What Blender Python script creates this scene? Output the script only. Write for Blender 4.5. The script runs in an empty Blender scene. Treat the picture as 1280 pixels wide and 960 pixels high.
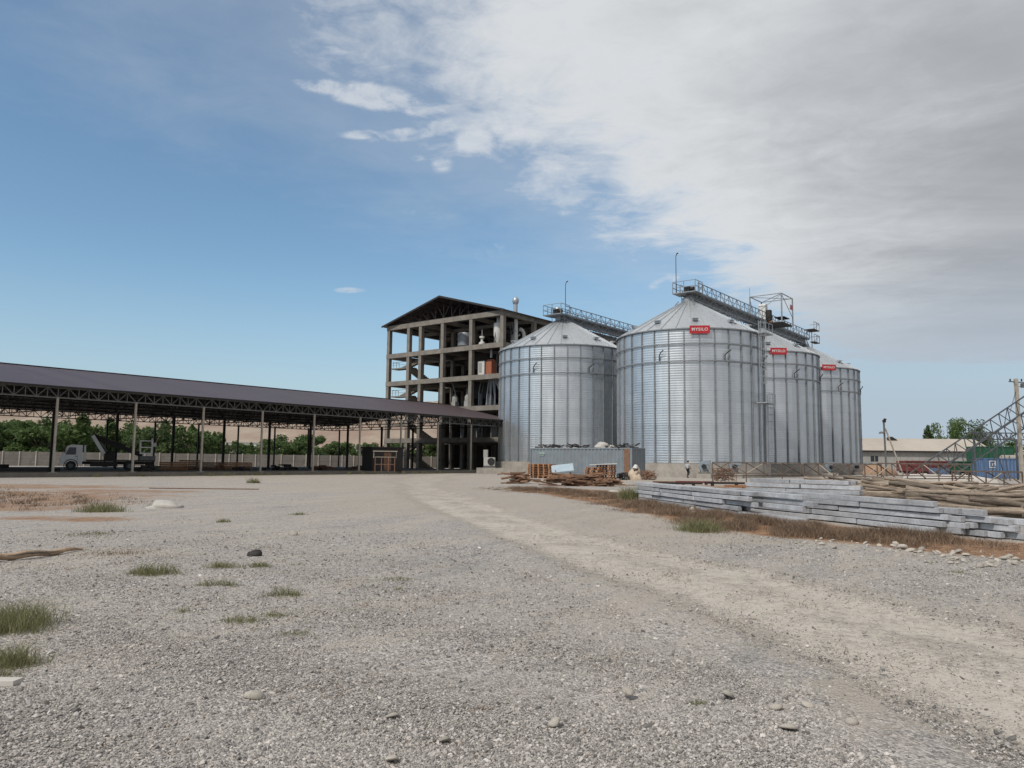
import bpy, math, random
import numpy as np
from mathutils import Vector, Matrix
random.seed(7); RNG = np.random.default_rng(7)
R = math.radians
scene = bpy.context.scene
COL = scene.collection
PI = math.pi

# ------------------------------------------------------------------ camera
EYE = 1.6; F = 960.0; PITCH = R(5.69); ROLL = R(0.6)
fwd = Vector((0, math.cos(PITCH), math.sin(PITCH)))
up0 = Vector((0, -math.sin(PITCH), math.cos(PITCH)))
rt0 = Vector((1, 0, 0))
rt = (rt0 * math.cos(ROLL) + up0 * math.sin(ROLL)).normalized()
up = (up0 * math.cos(ROLL) - rt0 * math.sin(ROLL)).normalized()
cam_d = bpy.data.cameras.new('camera'); cam = bpy.data.objects.new('camera', cam_d); COL.objects.link(cam)
m = Matrix((rt, up, -fwd)).transposed().to_4x4(); m.translation = Vector((0, 0, EYE)); cam.matrix_world = m
cam_d.sensor_fit = 'HORIZONTAL'; cam_d.sensor_width = 36; cam_d.lens = F / 1280 * 36
cam_d.clip_start = 0.1; cam_d.clip_end = 30000
scene.camera = cam

def ray(px, py):
    return (fwd + rt * ((px - 640) / F) + up * ((480 - py) / F))
def P(px, py, Y):                      # point of a viewing direction at depth Y
    d = ray(px, py); k = Y / d.y
    return Vector((d.x * k, Y, EYE + d.z * k))
def G(px, py, z=0.0):                  # point of a viewing direction on the ground
    d = ray(px, py); k = (z - EYE) / d.z
    return Vector((d.x * k, d.y * k, z))
def X(px, Y): return (px - 640) / F * Y
D2 = Vector((0.618, 0.786, 0)); N2 = Vector((-0.786, 0.618, 0)); DA = math.atan2(0.786, 0.618)
def TN(t, n, z=0): return D2 * t + N2 * n + Vector((0, 0, z))

# ------------------------------------------------------------------ tagging
def tag(o, label=None, cat=None, group=None, kind=None):
    if label: o['label'] = label
    if cat: o['category'] = cat
    if group: o['group'] = group
    if cat and not kind: kind = 'thing'
    if kind: o['kind'] = kind
    return o
def thing(name, label, cat, loc=(0, 0, 0), rz=0, group=None):
    o = bpy.data.objects.new(name, None); COL.objects.link(o)
    o.location = loc; o.rotation_euler = (0, 0, rz); o.empty_display_size = .2
    return tag(o, label, cat, group)
KIDS = {}
def setpar(c, p):
    c.parent = p
    KIDS.setdefault(p.name, []).append(c)
def chain(o):
    M = o.matrix_basis.copy()
    while o.parent: o = o.parent; M = o.matrix_basis @ M
    return M
def copy_tree(o, parent=None):
    c = o.copy(); COL.objects.link(c)
    if parent: setpar(c, parent)
    for ch in list(KIDS.get(o.name, [])): copy_tree(ch, c)
    return c

# ------------------------------------------------------------------ mesh builder
class MB:
    def __init__(s): s.v = []; s.f = []
    def add(s, vs, fs):
        b = len(s.v); s.v += [tuple(q) for q in vs]; s.f += [tuple(i + b for i in q) for q in fs]; return s
    def box(s, c, size, rz=0, M=None):
        hx, hy, hz = size[0] / 2, size[1] / 2, size[2] / 2
        vs = [Vector((x, y, z)) for z in (-hz, hz) for (x, y) in ((-hx, -hy), (hx, -hy), (hx, hy), (-hx, hy))]
        Rm = M if M is not None else Matrix.Rotation(rz, 3, 'Z')
        c = Vector(c)
        s.add([Rm @ q + c for q in vs], [(3, 2, 1, 0), (4, 5, 6, 7), (0, 1, 5, 4), (1, 2, 6, 5), (2, 3, 7, 6), (3, 0, 4, 7)]); return s
    def b2(s, x0, x1, y0, y1, z0, z1):
        return s.box(((x0 + x1) / 2, (y0 + y1) / 2, (z0 + z1) / 2), (abs(x1 - x0), abs(y1 - y0), abs(z1 - z0)))
    def bar(s, a, b, w, h=None, roll=None):
        a = Vector(a); b = Vector(b); h = h or w; d = b - a; L = d.length
        if L < 1e-6: return s
        d /= L; ref = Vector((0, 0, 1)) if abs(d.z) < .98 else Vector((1, 0, 0))
        x = d.cross(ref).normalized(); z = x.cross(d).normalized()
        Rm = Matrix((x, d, z)).transposed()
        return s.box((a + b) / 2, (w, L, h), M=Rm)
    def tube(s, a, b, r0, r1=None, n=8, cap=True):
        a = Vector(a); b = Vector(b); r1 = r0 if r1 is None else r1
        d = (b - a).normalized(); ref = Vector((0, 0, 1)) if abs(d.z) < .98 else Vector((1, 0, 0))
        x = d.cross(ref).normalized(); y = d.cross(x).normalized()
        vs = []
        for c, r in ((a, r0), (b, r1)):
            for i in range(n):
                t = 2 * PI * i / n; vs.append(c + x * (r * math.cos(t)) + y * (r * math.sin(t)))
        fs = [(i, (i + 1) % n, n + (i + 1) % n, n + i) for i in range(n)]
        if cap: fs += [tuple(range(n))[::-1], tuple(range(n, 2 * n))]
        return s.add(vs, fs)
    def path(s, pts, r, n=6):
        for i in range(len(pts) - 1):
            ra = r[i] if hasattr(r, '__len__') else r; rb = r[i + 1] if hasattr(r, '__len__') else r
            s.tube(pts[i], pts[i + 1], ra, rb, n)
        return s
    def lathe(s, prof, n=32, c=(0, 0, 0), closed=False, M=None):
        c = Vector(c); vs = []
        for (r, z) in prof:
            for i in range(n):
                t = 2 * PI * i / n; q = Vector((r * math.cos(t), r * math.sin(t), z))
                vs.append((M @ q if M else q) + c)
        fs = []
        for j in range(len(prof) - 1):
            for i in range(n):
                fs.append((j * n + i, j * n + (i + 1) % n, (j + 1) * n + (i + 1) % n, (j + 1) * n + i))
        return s.add(vs, fs)
    def prism(s, pts, y0, y1, axis='y'):       # polygon in xz extruded along y
        n = len(pts)
        vs = [(x, y0, z) for x, z in pts] + [(x, y1, z) for x, z in pts]
        fs = [tuple(range(n)), tuple(range(n, 2 * n))[::-1]] + [(i, n + i, n + (i + 1) % n, (i + 1) % n) for i in range(n)]
        return s.add(vs, fs)
    def build(s, name, mat, parent=None, world=False, smooth=35):
        vs = s.v
        if parent is not None and world:
            inv = chain(parent).inverted(); vs = [tuple(inv @ Vector(q)) for q in vs]
        me = bpy.data.meshes.new(name); me.from_pydata(vs, [], s.f); me.update()
        if mat: me.materials.append(mat)
        if smooth:
            me.polygons.foreach_set('use_smooth', [True] * len(me.polygons))
            me.set_sharp_from_angle(angle=R(smooth))
        o = bpy.data.objects.new(name, me); COL.objects.link(o)
        if parent is not None: setpar(o, parent)
        return o
def npmesh(name, verts, faces, mat, parent=None, smooth=False, attr=None):
    """verts (n,3), faces (m,k) all same size; attr dict name -> per-vertex float array"""
    me = bpy.data.meshes.new(name); n = len(verts); mf, k = faces.shape
    me.vertices.add(n); me.vertices.foreach_set('co', np.ascontiguousarray(verts, dtype=np.float32).ravel())
    me.loops.add(mf * k); me.loops.foreach_set('vertex_index', np.ascontiguousarray(faces, dtype=np.int32).ravel())
    me.polygons.add(mf); me.polygons.foreach_set('loop_start', np.arange(0, mf * k, k, dtype=np.int32))
    try: me.polygons.foreach_set('loop_total', np.full(mf, k, dtype=np.int32))
    except Exception: pass
    me.polygons.foreach_set('use_smooth', np.full(mf, smooth))
    me.update(calc_edges=True)
    for a, val in (attr or {}).items():
        at = me.attributes.new(a, 'FLOAT', 'POINT'); at.data.foreach_set('value', np.asarray(val, dtype=np.float32))
    if mat: me.materials.append(mat)
    o = bpy.data.objects.new(name, me); COL.objects.link(o)
    if parent is not None: setpar(o, parent)
    return o

# ------------------------------------------------------------------ materials
class NT:
    def __init__(s, tree): s.t = tree; s.N = tree.nodes; s.L = tree.links
    def n(s, typ, **kw):
        nd = s.N.new(typ)
        for k, v in kw.items():
            if k.startswith('i_'):
                key = k[2:]; key = int(key) if key.isdigit() else key.replace('_', ' ')
                s.set(nd.inputs[key], v)
            else: setattr(nd, k, v)
        return nd
    def set(s, inp, v):
        if hasattr(v, 'is_output') or v.__class__.__name__.startswith('NodeSocket'): s.L.new(v, inp)
        else:
            if inp.type == 'RGBA' and not hasattr(v, '__len__'): v = (v, v, v, 1)
            if inp.type == 'RGBA' and len(v) == 3: v = (*v, 1)
            inp.default_value = v
    def math(s, op, a, b=None, c=None, clamp=False):
        nd = s.N.new('ShaderNodeMath'); nd.operation = op; nd.use_clamp = clamp
        s.set(nd.inputs[0], a)
        if b is not None: s.set(nd.inputs[1], b)
        if c is not None: s.set(nd.inputs[2], c)
        return nd.outputs[0]
    def mix(s, f, a, b, blend='MIX'):
        nd = s.N.new('ShaderNodeMix'); nd.data_type = 'RGBA'; nd.blend_type = blend
        s.set(nd.inputs[0], f); s.set(nd.inputs[6], a); s.set(nd.inputs[7], b)
        return nd.outputs[2]
    def noise(s, vec, scale, detail=4, rough=.55, dist=0, out=0):
        nd = s.n('ShaderNodeTexNoise'); nd.inputs['Scale'].default_value = scale; nd.inputs['Detail'].default_value = detail
        nd.inputs['Roughness'].default_value = rough; nd.inputs['Distortion'].default_value = dist
        if vec is not None: s.L.new(vec, nd.inputs['Vector'])
        return nd.outputs[out]
    def ss(s, x, a, b, lo=0., hi=1.):
        nd = s.n('ShaderNodeMapRange', interpolation_type='SMOOTHSTEP')
        for i, v in enumerate((x, a, b, lo, hi)): s.set(nd.inputs[i], v)
        return nd.outputs[0]
    def mul3(s, vec, sc):
        nd = s.n('ShaderNodeVectorMath', operation='MULTIPLY'); s.L.new(vec, nd.inputs[0]); nd.inputs[1].default_value = sc
        return nd.outputs[0]
def new_mat(name):
    mt = bpy.data.materials.new(name); mt.use_nodes = True; t = mt.node_tree; t.nodes.clear()
    k = NT(t); out = k.n('ShaderNodeOutputMaterial'); b = k.n('ShaderNodeBsdfPrincipled'); k.L.new(b.outputs[0], out.inputs[0])
    return mt, k, b, out
MATS = {}
def simple(name, col, rough=.7, metal=0., var=.25, scale=3., bump=.0, dirt=None, dirtamt=.5, objvar=.0, bscale=None, stretch=(1, 1, 1)):
    """colour with two octaves of worn variation, optional dirt patches and per-object tone"""
    if name in MATS: return MATS[name]
    mt, k, b, out = new_mat(name)
    tc = k.n('ShaderNodeTexCoord').outputs['Object']
    v = k.mul3(tc, stretch)
    n1 = k.noise(v, scale, 5, .62); n2 = k.noise(v, scale * 7.3, 3, .6)
    f = k.math('ADD', k.math('MULTIPLY', n1, .65), k.math('MULTIPLY', n2, .35))
    lo = tuple(c * (1 - var) for c in col); hi = tuple(min(1, c * (1 + var)) for c in col)
    c = k.mix(k.ss(f, .3, .7), lo, hi)
    if dirt: c = k.mix(k.math('MULTIPLY', k.ss(k.noise(v, scale * .6, 6, .7), .5, .72), dirtamt), c, dirt)
    if objvar:
        r = k.n('ShaderNodeObjectInfo').outputs['Random']
        hsv = k.n('ShaderNodeHueSaturation'); k.set(hsv.inputs['Value'], k.math('MULTIPLY_ADD', r, 2 * objvar, 1 - objvar)); k.L.new(c, hsv.inputs['Color']); c = hsv.outputs[0]
    k.L.new(c, b.inputs['Base Color']); b.inputs['Metallic'].default_value = metal
    k.set(b.inputs['Roughness'], k.math('MULTIPLY_ADD', n2, .25, rough - .12))
    if bump:
        bp = k.n('ShaderNodeBump'); bp.inputs['Strength'].default_value = bump; bp.inputs['Distance'].default_value = .03
        k.L.new(k.noise(v, bscale or scale * 5, 5, .65), bp.inputs['Height']); k.L.new(bp.outputs[0], b.inputs['Normal'])
    MATS[name] = mt; return mt

M_conc = simple('raw_concrete', (.215, .192, .163), .9, 0, .28, .9, .5, (.15, .135, .115), .55, 0, 14)
M_plinth = simple('plinth_concrete', (.36, .33, .29), .9, 0, .25, .7, .5, (.22, .19, .16), .6, 0, 10)
M_beam = simple('pale_blue_grey_concrete', (.37, .375, .39), .85, 0, .28, 1.6, .5, (.20, .195, .19), .65, .2, 20)
M_floor = simple('dusty_slab', (.21, .185, .155), .95, 0, .2, .4, .3, (.2, .17, .14), .5)
M_wallp = simple('fence_panel_concrete', (.21, .19, .17), .9, 0, .2, .6, .3, (.25, .23, .21), .5)
M_steel = simple('painted_grey_steel', (.15, .152, .148), .6, .2, .2, 4, 0, (.14, .10, .07), .6)
M_postp = simple('weathered_pale_post_paint', (.40, .36, .30), .7, 0, .22, 2.5, .1, (.18, .12, .08), .6)
M_dark = simple('dark_steel_and_roof_shade', (.028, .023, .022), .7, .1, .25, 3)  # dark brown steel, deepened to carry the shade under the shed roof
M_rust = simple('rusty_steel', (.21, .115, .07), .85, .1, .35, 6, .3, (.30, .26, .22), .55)
M_frame = simple('rust_brown_frame', (.125, .094, .076), .85, .1, .35, 3, 0, (.27, .23, .19), .6)
M_boom = simple('grey_boom_paint', (.095, .105, .115), .6, .2, .25, 1, 0, (.12, .09, .08), .5)
M_cab = simple('white_cab_paint', (.80, .80, .78), .35, 0, .05, 2, 0, (.5, .46, .4), .3)
M_offw = simple('dusty_white_paint', (.44, .43, .41), .6, 0, .1, 3, 0, (.3, .27, .23), .5)
M_galv = simple('galvanised_steel', (.42, .44, .46), .42, .55, .15, 3, 0, (.30, .31, .32), .5)
M_sroof = simple('galvanised_roof_sheet', (.54, .56, .575), .42, .6, .10, 2, 0, (.45, .46, .47), .4)
M_galvd = simple('dull_galvanised_steel', (.27, .285, .30), .5, .45, .2, 3, 0, (.16, .16, .16), .5)
M_white = simple('white_paint', (.62, .61, .58), .45, 0, .08, 3, 0, (.35, .31, .26), .45)
M_black = simple('black_rubber', (.025, .025, .026), .8, 0, .2, 5)
M_glass = simple('dark_glass', (.02, .025, .03), .08, 0, .1, 3)
M_orange = simple('orange_red_paint', (.33, .105, .05), .6, 0, .15, 3, 0, (.25, .1, .05), .5)
M_plank = simple('brown_scrap_wood', (.21, .12, .075), .9, 0, .35, 5, .4, (.10, .06, .04), .5, .35, 30, (1, 5, 5))
M_pallet = simple('orange_brown_pallet_wood', (.40, .20, .10), .85, 0, .25, 5, .3, (.24, .12, .07), .5, .22, 30, (1, 4, 4))
M_log = simple('weathered_log_bark', (.30, .24, .185), .95, 0, .55, 3, 1., (.09, .065, .045), .7, .42, 14, (.6, 5, 5))
M_logf = simple('fresh_split_log', (.46, .33, .22), .9, 0, .35, 4, .6, (.15, .08, .05), .8, 0, 16, (.5, 3, 3))
M_cont = simple('grey_container_paint', (.20, .23, .255), .6, 0, .15, 1.2, 0, (.24, .17, .12), .45)
M_blue = simple('blue_container_paint', (.09, .16, .29), .55, 0, .2, 1.6, 0, (.24, .27, .32), .55, 0, None, (3, 3, .6))
M_red = simple('dark_red_paint', (.17, .045, .045), .65, 0, .3, 2, 0, (.10, .06, .05), .5)
M_green = simple('green_paint', (.016, .088, .045), .6, 0, .3, 2, 0, (.05, .08, .05), .5)
M_sign = simple('red_sign_paint', (.43, .02, .028), .4, 0, .08, 2)
M_stone = simple('pale_river_stone', (.43, .39, .335), .9, 0, .22, 8, .4, (.27, .24, .20), .5, .22)
M_bag = simple('cream_woven_bag', (.52, .42, .31), .9, 0, .15, 4, .3, (.62, .58, .52), .6)
M_plastic = simple('pale_plaster_heap', (.48, .45, .41), .9, 0, .14, 4, .9, (.42, .39, .35), .5)
M_foam = simple('pale_blue_sheet', (.37, .45, .50), .5, 0, .1, 2)
M_roofw = simple('cream_fibre_cement_roof', (.45, .40, .34), .85, 0, .1, .12, 0, (.42, .36, .30), .5)
M_grey = simple('weathered_grey_wall', (.34, .335, .32), .9, 0, .15, .15, 0, (.24, .22, .20), .5)
M_skin = simple('skin', (.35, .2, .14), .6, 0, .06, 8)
M_shirt = simple('pale_grey_shirt', (.42, .42, .43), .9, 0, .1, 9)
M_trous = simple('dark_trousers', (.025, .026, .032), .9, 0, .15, 9)
M_hair = simple('black_cap_cloth', (.02, .018, .017), .9, 0, .1, 9)
M_bark = simple('tree_bark', (.13, .10, .075), .95, 0, .3, 3, .5)
M_sand = simple('orange_sand', (.34, .225, .15), .95, 0, .15, 1.2, .4, (.34, .2, .13), .5)
M_pale = simple('pale_slab_concrete', (.55, .51, .46), .9, 0, .1, .6)
M_machine = simple('pale_blue_grey_machine_paint', (.27, .32, .36), .5, .2, .15, 3, 0, (.16, .15, .14), .4)

def silo_mat():
    mt, k, b, out = new_mat('corrugated_galvanised_sheet')
    tc = k.n('ShaderNodeTexCoord').outputs['Object']; sx = k.n('ShaderNodeSeparateXYZ'); k.L.new(tc, sx.inputs[0])
    ang = k.math('ARCTAN2', sx.outputs[1], sx.outputs[0])
    row = k.math('FLOOR', k.math('DIVIDE', sx.outputs[2], 1.16))
    a16 = k.math('FLOOR', k.math('ADD', k.math('MULTIPLY', ang, 16 / (2 * PI)), k.math('MULTIPLY', k.math('MODULO', row, 2), .5)))
    cmb = k.n('ShaderNodeCombineXYZ'); k.L.new(a16, cmb.inputs[0]); k.L.new(row, cmb.inputs[1])
    rnd = k.n('ShaderNodeObjectInfo').outputs['Random']; k.L.new(k.math('MULTIPLY', rnd, 50), cmb.inputs[2])
    wn = k.n('ShaderNodeTexWhiteNoise', noise_dimensions='3D'); k.L.new(cmb.outputs[0], wn.inputs[0])
    c1 = k.n('ShaderNodeCombineXYZ'); k.L.new(k.math('FLOOR', k.math('MULTIPLY', ang, 32 / (2 * PI))), c1.inputs[0]); k.L.new(k.math('MULTIPLY', rnd, 50), c1.inputs[2])
    wn2 = k.n('ShaderNodeTexWhiteNoise', noise_dimensions='3D'); k.L.new(c1.outputs[0], wn2.inputs[0])  # random tone per column, painted in for stripes of reflection
    n1 = k.noise(k.mul3(tc, (1, 1, .25)), .8, 5, .65); n2 = k.noise(tc, 6, 3, .6)
    v = k.math('ADD', k.math('MULTIPLY', wn.outputs[0], .16), k.math('ADD', k.math('MULTIPLY', n1, .5), k.math('ADD', k.math('MULTIPLY', n2, .2), k.math('MULTIPLY', wn2.outputs[0], .2))))
    c = k.mix(k.ss(v, .25, .95), (.52, .55, .575), (.74, .77, .795))
    seam = k.math('LESS_THAN', k.math('FRACT', k.math('DIVIDE', sx.outputs[2], 1.16)), .03)
    c = k.mix(k.math('MULTIPLY', seam, .2), c, (.25, .26, .27))
    k.L.new(c, b.inputs['Base Color']); b.inputs['Metallic'].default_value = .78
    k.set(b.inputs['Roughness'], k.math('MULTIPLY_ADD', n1, .22, .27))
    return mt
M_silo = silo_mat()
def roof_mat(name, col, rough, metal, axis, pitch, strength, var=.12):
    mt, k, b, out = new_mat(name)
    tc = k.n('ShaderNodeTexCoord').outputs['Object']; sx = k.n('ShaderNodeSeparateXYZ'); k.L.new(tc, sx.inputs[0])
    w = k.math('SINE', k.math('MULTIPLY', sx.outputs[axis], 2 * PI / pitch))
    fl = k.n('ShaderNodeTexWhiteNoise', noise_dimensions='1D'); k.L.new(k.math('FLOOR', k.math('DIVIDE', sx.outputs[axis], 1.1)), fl.inputs['W'])
    n1 = k.noise(tc, .35, 5, .65)
    f = k.math('ADD', k.math('MULTIPLY', n1, .6), k.math('MULTIPLY', fl.outputs[0], .4))
    c = k.mix(f, tuple(x * (1 - var) for x in col), tuple(x * (1 + var) for x in col))
    k.L.new(c, b.inputs['Base Color']); b.inputs['Metallic'].default_value = metal; b.inputs['Roughness'].default_value = rough
    bp = k.n('ShaderNodeBump'); bp.inputs['Strength'].default_value = strength; bp.inputs['Distance'].default_value = .05
    k.L.new(w, bp.inputs['Height']); k.L.new(bp.outputs[0], b.inputs['Normal'])
    return mt
M_roof = roof_mat('brown_profiled_roofing', (.075, .05, .055), .5, 0, 0, .35, 1., .3)
def leaf_mat(name, c0, c1, at='tone', trans=.35):
    mt, k, b, out = new_mat(name)
    a = k.n('ShaderNodeAttribute', attribute_name=at)
    c = k.mix(a.outputs['Fac'], c0, c1); k.L.new(c, b.inputs['Base Color']); b.inputs['Roughness'].default_value = .7
    t = k.n('ShaderNodeBsdfTranslucent'); k.L.new(c, t.inputs[0])
    mx = k.n('ShaderNodeMixShader'); mx.inputs[0].default_value = trans
    k.L.new(b.outputs[0], mx.inputs[1]); k.L.new(t.outputs[0], mx.inputs[2]); k.L.new(mx.outputs[0], out.inputs[0])
    return mt
M_leaf = leaf_mat('green_foliage', (.055, .105, .03), (.165, .225, .075))
M_leafd = leaf_mat('dark_foliage', (.042, .078, .028), (.13, .175, .06))
M_grass = leaf_mat('grass_blades', (.095, .115, .04), (.36, .33, .175))
M_weed = leaf_mat('dry_weed_stems', (.115, .075, .05), (.33, .235, .155), trans=.15)
M_gravel = leaf_mat('gravel_pebbles', (.115, .105, .096), (.62, .57, .522), trans=0)

# ------------------------------------------------------------------ sky and light
SUN_EL, SUN_AZ = R(48), R(222)        # azimuth clockwise from +Y (north): behind the camera and to the left
sdir = Vector((math.sin(SUN_AZ) * math.cos(SUN_EL), math.cos(SUN_AZ) * math.cos(SUN_EL), math.sin(SUN_EL)))
sl = bpy.data.lights.new('sun', 'SUN'); sl.energy = 2.6; sl.angle = R(5); sl.color = (1, .95, .88)
so = bpy.data.objects.new('sun', sl); COL.objects.link(so); so.rotation_euler = sdir.to_track_quat('Z', 'Y').to_euler()
w = bpy.data.worlds.new('World'); scene.world = w; w.use_nodes = True; w.node_tree.nodes.clear()
k = NT(w.node_tree)
wo = k.n('ShaderNodeOutputWorld'); bg = k.n('ShaderNodeBackground'); k.L.new(bg.outputs[0], wo.inputs[0])
bg.inputs[1].default_value = .136
sky = k.n('ShaderNodeTexSky', sky_type='NISHITA', sun_disc=False, sun_elevation=SUN_EL, sun_rotation=SUN_AZ)
sky.air_density = 1.0; sky.dust_density = 1.3; sky.ozone_density = 2.2; sky.altitude = 300
dirv = k.n('ShaderNodeTexCoord').outputs['Generated']; sx = k.n('ShaderNodeSeparateXYZ'); k.L.new(dirv, sx.inputs[0])
zc = k.math('MAXIMUM', sx.outputs[2], .015)
pxx = k.math('DIVIDE', sx.outputs[0], zc); pyy = k.math('DIVIDE', sx.outputs[1], zc)    # where a direction meets a flat cloud layer
cv = k.n('ShaderNodeCombineXYZ'); k.L.new(pxx, cv.inputs[0]); k.L.new(pyy, cv.inputs[1]); pv = cv.outputs[0]
SKYK = 7.35
nbig = k.noise(k.mul3(pv, (1, 1, 1)), .55, 6, .56, .4); nmid = k.noise(pv, 1.7, 7, .6, .5); nfin = k.noise(pv, 5.5, 7, .66, .6)
# signed distance to the edge of the big cloud bank
s1 = k.math('SUBTRACT', k.math('MULTIPLY_ADD', pxx, 1.62, 2.68), pyy)
s1 = k.math('SUBTRACT', k.math('MULTIPLY', s1, .55), k.ss(pyy, 2.2, 1.3, 0, .22))
s2 = k.math('SUBTRACT', 7.6, pyy)
sd = k.math('SMOOTH_MIN', s1, s2, .8)
sd = k.math('ADD', sd, k.math('MULTIPLY', k.math('SUBTRACT', nmid, .5), 1.35))
sd = k.math('ADD', sd, k.math('MULTIPLY', k.math('SUBTRACT', nfin, .5), .65))
bank = k.ss(sd, -.2, .6)
thin = k.ss(k.math('ADD', sd, k.math('MULTIPLY', nbig, .6)), -.9, .9, 0, .28)       # hazy veil outside the bank
bank = k.math('MAXIMUM', bank, thin)
# little clouds in the clear part
u = k.math('DIVIDE', sx.outputs[0], k.math('MAXIMUM', sx.outputs[1], .05)); vv = k.math('DIVIDE', sx.outputs[2], k.math('MAXIMUM', sx.outputs[1], .05))
uv = k.n('ShaderNodeCombineXYZ'); k.L.new(u, uv.inputs[0]); k.L.new(vv, uv.inputs[1])
nu = k.noise(k.mul3(uv.outputs[0], (9, 16, 1)), 1., 7, .62, .7)
nu2 = k.noise(k.mul3(uv.outputs[0], (24, 40, 1)), 1., 6, .6, .4)
blobs = None
for (bx, by, rx, ry, st, tl) in ((405, 108, 60, 14, 1., .15), (470, 122, 70, 22, 1.15, .15), (530, 136, 42, 20, 1., .1), (455, 168, 36, 9, .9, 0), (505, 169, 55, 13, 1.15, -.1), (553, 158, 30, 16, 1., -.1), (592, 178, 40, 24, 1.1, .0), (690, 255, 60, 20, .6, .2), (515, 198, 22, 10, .8, 0), (553, 205, 18, 14, .8, 0),
                             (433, 363, 26, 5, .85, 0), (612, 312, 26, 18, .55, 0), (832, 352, 24, 12, 1.1, -.35), (505, 294, 16, 4, .6, 0), (535, 268, 44, 10, .45, 0),
                             (400, 62, 60, 9, .55, .1), (490, 75, 30, 22, .5, 0), (475, 258, 22, 8, .5, 0), (660, 70, 130, 30, .7, 0), (640, 160, 60, 60, .7, 0)):
    d = ray(bx, by); bu, bv = d.x / d.y, d.z / d.y
    du = k.math('SUBTRACT', u, bu); dv = k.math('SUBTRACT', vv, bv)
    if tl: dv = k.math('ADD', dv, k.math('MULTIPLY', du, tl))
    q = k.math('ADD', k.math('POWER', k.math('DIVIDE', du, rx / F), 2), k.math('POWER', k.math('DIVIDE', dv, ry / F), 2))
    g = k.math('MULTIPLY', k.math('SUBTRACT', 1.25, q), st)
    g = k.math('MINIMUM', g, st)
    blobs = g if blobs is None else k.math('MAXIMUM', blobs, g)
bl = k.math('ADD', blobs, k.math('ADD', k.math('MULTIPLY', k.math('SUBTRACT', nu, .5), 3.4), k.math('MULTIPLY', k.math('SUBTRACT', nu2, .5), 2.2)))
wisp = k.math('MULTIPLY', k.ss(bl, .35, 1.45), k.math('GREATER_THAN', sx.outputs[1], .05))
wisp = k.math('MULTIPLY', wisp, k.math('MINIMUM', k.math('MAXIMUM', blobs, 0.), .85))
# cloud tone: brighter at the thin edge, greyer inside and towards the right
nstr = k.noise(k.mul3(pv, (.35, 1.1, 1)), .8, 5, .55, .5)
tone = k.math('ADD', k.math('MULTIPLY', nstr, .85), k.math('MULTIPLY', nmid, .15))
edge = k.ss(sd, .2, 1.7)
ctop = k.mix(k.ss(tone, .34, .66), (.325, .342, .37), (.455, .47, .495))
cedge = (.69, .71, .73)
cc = k.mix(edge, cedge, ctop)
cc = k.mix(k.ss(sx.outputs[2], .30, .03), cc, (.40, .455, .52))
CLOUD = 1.0
def scl(c, s): return k.mix(1., c if not isinstance(c, tuple) else (*c, 1), (s, s, s), 'MULTIPLY')
skyc = sky.outputs[0]
tint = k.mix(1., skyc, (.84, .965, .935), 'MULTIPLY')
full = k.mix(bank, tint, scl(cc, SKYK * CLOUD))
low = k.math('MULTIPLY', k.ss(vv, .26, .05), k.ss(u, -.05, .42))          # hazy low cloud to the right
low = k.math('MULTIPLY', k.math('MULTIPLY', low, .85), k.math('GREATER_THAN', sx.outputs[1], .05))
full = k.mix(low, full, scl((.385, .44, .50), SKYK))
base = k.math('MULTIPLY', k.ss(sx.outputs[2], .25, .0), .68)                # pale dust near the horizon all round
full = k.mix(base, full, scl((.425, .52, .625), SKYK))
full = k.mix(k.math('MULTIPLY', wisp, .85), full, scl(k.mix(0., (.64, .67, .71), (1, 1, 1)), SKYK * CLOUD))
k.L.new(full, bg.inputs[0])
scene.view_settings.view_transform = 'Standard'; scene.view_settings.look = 'None'; scene.view_settings.exposure = 0.08
scene.view_settings.gamma = 1; scene.view_settings.use_curve_mapping = False
scene.cycles.use_denoising = True
scene.cycles.max_bounces = 6; scene.cycles.diffuse_bounces = 3; scene.cycles.transparent_max_bounces = 8
scene.cycles.sample_clamp_indirect = 6

# ------------------------------------------------------------------ ground
def spaced(lo, a, b, hi, step, n):
    mid = np.arange(a, b + 1e-6, step)
    left = a - np.geomspace(step, a - lo, n)[::-1]; right = b + np.geomspace(step, hi - b, n)
    return np.concatenate([left, mid, right])
gx = spaced(-6000, -46, 46, 6000, .4, 26); gy = spaced(-300, 1.0, 96, 9000, .4, 26)
XX, YY = np.meshgrid(gx, gy)
def gz(x, y):
    x = np.asarray(x, float); y = np.asarray(y, float)
    a = np.clip(1.4 - y / 40, .25, 1) * (np.abs(x) < 60) * (y < 110)
    return a * (.030 * np.sin(x * .9 + 1.3 * np.sin(y * .37)) * np.sin(y * .71 + .5) + .018 * np.sin(x * 2.3 + y * 1.1) * np.sin(y * 1.9 - x * .6 + 1))
track_px = [(575, 590.5), (535, 596), (520, 603), (535, 615), (590, 638), (680, 668), (800, 702), (950, 742), (1100, 787), (1290, 850), (1500, 930)]
TR = np.array([[G(*p).x, G(*p).y] for p in track_px])
def dist_poly(x, y, pts):
    best = np.full(x.shape, 1e9)
    for i in range(len(pts) - 1):
        a = pts[i]; d = pts[i + 1] - a; L2 = (d * d).sum()
        t = np.clip(((x - a[0]) * d[0] + (y - a[1]) * d[1]) / L2, 0, 1)
        best = np.minimum(best, np.hypot(x - a[0] - t * d[0], y - a[1] - t * d[1]))
    return best
def sstep(x, a, b):
    t = np.clip((x - a) / (b - a), 0, 1); return t * t * (3 - 2 * t)
dt = dist_poly(XX, YY, TR)
width = 1.35 + .35 * np.sin(YY * .23) + .25 * sstep(YY, 25, 70) * 5
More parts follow.
